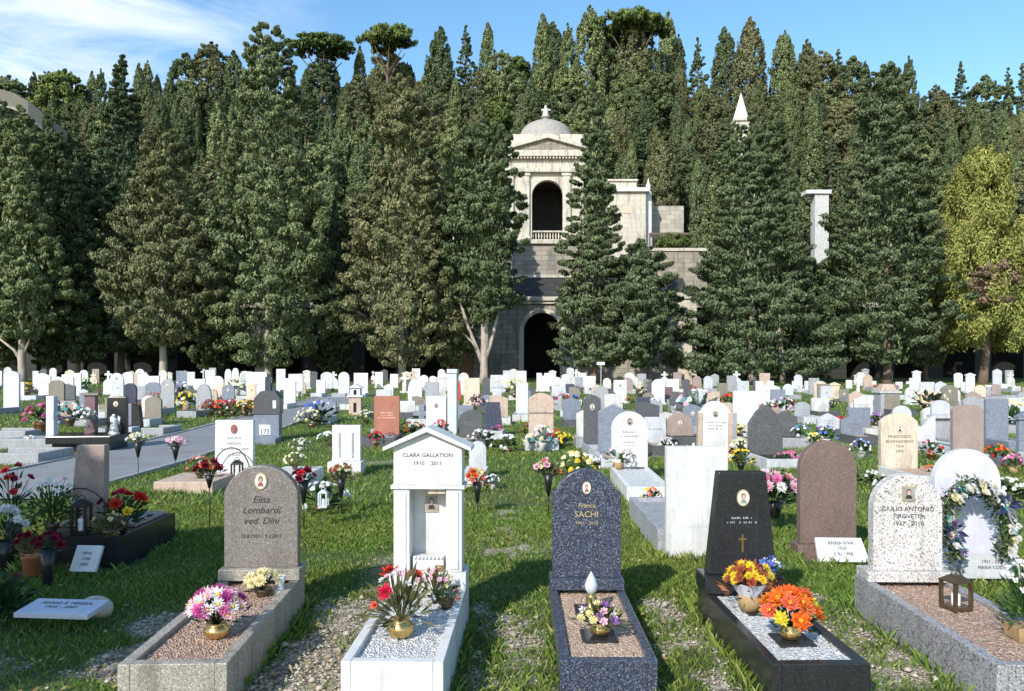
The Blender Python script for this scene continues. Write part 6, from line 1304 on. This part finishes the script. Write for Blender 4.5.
# ------------------------------------------------------------------ grass and loose stones of the field
def grass_field(name, n, y0, y1, hgt, wid, seed, dens_pow=1.0):
    rg = np.random.default_rng(seed)
    y = y0 + (y1 - y0) * rg.random(n) ** dens_pow
    x = rg.uniform(-1, 1, n) * (.67 * y + 1.3)
    keep = rg.random(n) > np.clip(gravel_w(x, y) * 1.3 - .12, 0, .95)
    keep &= ~on_path(x, y)
    for a, b, c, d in RECTS: keep &= ~((x > a) & (x < b) & (y > c) & (y < d))
    tall = fbm(x + 9, y + 4, 1.1); keep &= rg.random(n) < np.clip(.35 + 1.3 * tall, 0, 1)
    x, y, tall = x[keep], y[keep], tall[keep]; m = len(x)
    z = gzv(y) - .01
    h = hgt * (.45 + 1.0 * tall) * rg.uniform(.5, 1.35, m); a = rg.random(m) * 2 * PI
    l = h * rg.uniform(.2, .9, m); b = rg.random(m) * 2 * PI
    w = wid * rg.uniform(.6, 1.3, m)
    base = np.stack([x, y, z], -1); s = np.stack([np.cos(a), np.sin(a), 0 * a], -1) * w[:, None] / 2
    mid = base + np.stack([np.cos(b) * l * .35, np.sin(b) * l * .35, h * .62], -1); tip = base + np.stack([np.cos(b) * l, np.sin(b) * l, h], -1)
    V = np.stack([base - s, base + s, mid + s * .7, tip], 1)
    V2 = np.stack([base - s, mid + s * .7, tip, mid - s * .7], 1)
    o = link(name, quads_mesh(name, np.concatenate([V]), M['lawn']))
    return tag(o, kind='stuff')
t = NT('lawn'); g = t.n('ShaderNodeNewGeometry')
col = t.ramp(g.outputs['Random Per Island'], [(0, (.075, .135, .018)), (.45, (.135, .225, .034)), (.8, (.225, .310, .062)), (1, (.36, .37, .14))])
tcl = t.n('ShaderNodeTexCoord'); nl = t.n('ShaderNodeTexNoise', Scale=.55, Detail=5.0); t.l(tcl.outputs['Object'], nl.inputs['Vector'])
hs = t.n('ShaderNodeHueSaturation'); t.l(col, hs.inputs['Color'])
mr_ = t.n('ShaderNodeMapRange'); t.l(nl.outputs[0], mr_.inputs['Value']); mr_.inputs['From Min'].default_value = .3; mr_.inputs['From Max'].default_value = .7; mr_.inputs['To Min'].default_value = .47; mr_.inputs['To Max'].default_value = .515
t.l(mr_.outputs[0], hs.inputs['Hue']); t.l(hs.outputs[0], t.b.inputs['Base Color']); t.b.inputs['Roughness'].default_value = .6; t.b.inputs['Specular IOR Level'].default_value = .25
tr = t.n('ShaderNodeBsdfTranslucent'); t.l(hs.outputs[0], tr.inputs['Color']); ms = t.n('ShaderNodeMixShader'); ms.inputs[0].default_value = .25
t.l(t.b.outputs[0], ms.inputs[1]); t.l(tr.outputs[0], ms.inputs[2]); t.l(ms.outputs[0], t.t.nodes['Material Output'].inputs['Surface'])
M['lawn'] = t.mat
grass_field('grass_near', 320000, 3.2, 9.5, .046, .0058, 1, .8)
grass_field('grass_middle', 150000, 9, 22, .062, .014, 2, .9)
grass_field('grass_far', 110000, 20, 70, .08, .045, 3, .9)
# taller tufts left uncut along the kerbs
rg = np.random.default_rng(12); px_, py_ = [], []
for a, b, c, d in RECTS:
    if c > 14: continue
    n = int(((b - a) + (d - c)) * 2 * 330); e = rg.integers(0, 4, n); u = rg.random(n); o = np.abs(rg.normal(0, .022, n))
    px_.append(np.where(e < 2, a + u * (b - a), np.where(e == 2, a - o + .03, b + o - .03))); py_.append(np.where(e == 0, c - o - .02, np.where(e == 1, d + o, c + u * (d - c))))
x = np.concatenate(px_); y = np.concatenate(py_); keep = rg.random(len(x)) < np.clip(fbm(x, y, 1.7) * 2.4 - .6, 0, 1); x, y = x[keep], y[keep]; n = len(x)
h = .075 * rg.uniform(.4, 1.4, n); a = rg.random(n) * 6.28; b = rg.random(n) * 6.28; B0 = np.stack([x, y, 0 * x], -1); S = np.stack([np.cos(a), np.sin(a), 0 * a], -1) * .003
Mi = B0 + np.stack([np.cos(b) * h * .2, np.sin(b) * h * .2, h * .6], -1); Tp = B0 + np.stack([np.cos(b) * h * .6, np.sin(b) * h * .6, h], -1)
tag(link('grass_tufts', quads_mesh('grass_tufts', np.stack([B0 - S, B0 + S, Mi + S * .7, Tp], 1), M['lawn'])), kind='stuff')
# loose stones
def pebbles(name, n, seed, size, y0=2.8, y1=7, xr=.7, thr=.35, lim=1.0):
    rg = np.random.default_rng(seed)
    y = rg.uniform(y0, y1, n); x = rg.uniform(-xr, xr, n) * y
    keep = rg.random(n) < np.clip(gravel_w(x, y) * 1.4 - thr, 0, lim)
    for a, b, c, d in RECTS: keep &= ~((x > a) & (x < b) & (y > c) & (y < d))
    x, y = x[keep], y[keep]; m = len(x); s = size * rg.uniform(.4, 1.3, m)
    base = np.array([[1, 0, 0], [0, 1, 0], [-1, 0, 0], [0, -1, 0], [0, 0, .8], [0, 0, -.8], ], float)
    P = base[None] * s[:, None, None] * rg.uniform(.55, 1.3, (m, 6, 3))
    a = rg.random(m) * 6.28; ca, sa = np.cos(a)[:, None], np.sin(a)[:, None]
    Q = np.stack([P[..., 0] * ca - P[..., 1] * sa, P[..., 0] * sa + P[..., 1] * ca, P[..., 2] * .7], -1) + np.stack([x, y, gzv(y) + s * .25 + .01], -1)[:, None]
    faces = np.array([[0, 1, 4], [1, 2, 4], [2, 3, 4], [3, 0, 4], [1, 0, 5], [2, 1, 5], [3, 2, 5], [0, 3, 5]])
    me = bpy.data.meshes.new(name); V = Q.reshape(-1, 3)
    Fc = (faces[None] + (np.arange(m) * 6)[:, None, None]).reshape(-1, 3)
    me.vertices.add(len(V)); me.vertices.foreach_set('co', V.reshape(-1).astype(np.float32))
    me.loops.add(Fc.size); me.loops.foreach_set('vertex_index', Fc.reshape(-1).astype(np.int32))
    me.polygons.add(len(Fc)); me.polygons.foreach_set('loop_start', np.arange(0, Fc.size, 3, dtype=np.int32)); me.polygons.foreach_set('loop_total', np.full(len(Fc), 3, dtype=np.int32))
    me.materials.append(M['pebble']); me.update(); me.validate()
    return tag(link(name, me), kind='stuff')
t = NT('pebble'); g = t.n('ShaderNodeNewGeometry')
t.l(t.ramp(g.outputs['Random Per Island'], [(0, (.25, .19, .12)), (.3, (.40, .33, .24)), (.6, (.48, .42, .33)), (.8, (.30, .24, .16)), (1, (.60, .55, .47))]), t.b.inputs['Base Color']); t.b.inputs['Roughness'].default_value = .85
M['pebble'] = t.mat
pebbles('gravel', 42000, 5, .011)
pebbles('loose_stones', 1500, 6, .026, lim=.8)
# dry leaves blown over the grass
rg = np.random.default_rng(8); n = 900
y = rg.uniform(3, 12, n); x = rg.uniform(-.68, .68, n) * y; ok = np.ones(n, bool)
for a, b, c, d in RECTS: ok &= ~((x > a) & (x < b) & (y > c) & (y < d))
x, y = x[ok], y[ok]; n = len(x)
P = np.stack([x, y, rg.uniform(.02, .06, n)], -1); a = rg.random(n) * 6.28; A = np.stack([np.cos(a), np.sin(a), rg.normal(0, .3, n)], -1) * .02; B = np.stack([-np.sin(a), np.cos(a), rg.normal(0, .3, n)], -1) * .013
leafy('dry_leaf', [(0, (.14, .085, .03)), (.6, (.28, .19, .07)), (1, (.42, .34, .15))], .7)
tag(link('fallen_leaves', quads_mesh('fallen_leaves', np.stack([P - A, P + B, P + A, P - B], 1), M['dry_leaf'])), kind='stuff')
# tree outside the picture on the left that shades the left foreground
q = crown_quads(1.0, 6.4, 2.2, PROF['egg'], 220, 100, .2, 71, csize=.26, inner=900)
tree('evergreen_tree', 'bushy evergreen left of the viewer, outside the photo, that shades the left foreground', 'tree', -7.9, -.9, 0, q, 'cypress_dark', 5, .16)
# ------------------------------------------------------------------ what is fixed to a headstone, a kerb or a dome belongs to that part
SUBS = {'headstone': ('portrait', 'inscription', 'small_cross', 'emblem', 'groove', 'slot', 'ledge'), 'kerb': ('gravel_bed', 'vase_plate', 'cover_slab'), 'dome': ('statue',),
        'portal_wall': ('portal_frame', 'porch_interior'), 'pediment': ('raking_cornice', 'inscription'), 'niche_wall': ('portrait', 'votive_card'), 'niche_box': ('small_plate',),
        'panel': ('inscription',), 'plaque': ('inscription',), 'upper_block': ('chimney', 'fin', 'portrait', 'window'), 'lower_block': ('number_plate',), 'entablature': ('dentils',), 'slab': (), 'frame': ('handle',), 'podium': ('podium_ledge',)}
st = lambda o: o.name.split('.')[0]
for root in [o for o in bpy.data.objects if o.parent is None and o.children]:
    for host in list(root.children):
        for c in list(root.children):
            if c is not host and st(c) in SUBS.get(st(host), ()) and c.parent is root and c.type == 'MESH':
                if host.location.length < 1e-6 and tuple(host.rotation_euler) == (0, 0, 0): c.parent = host
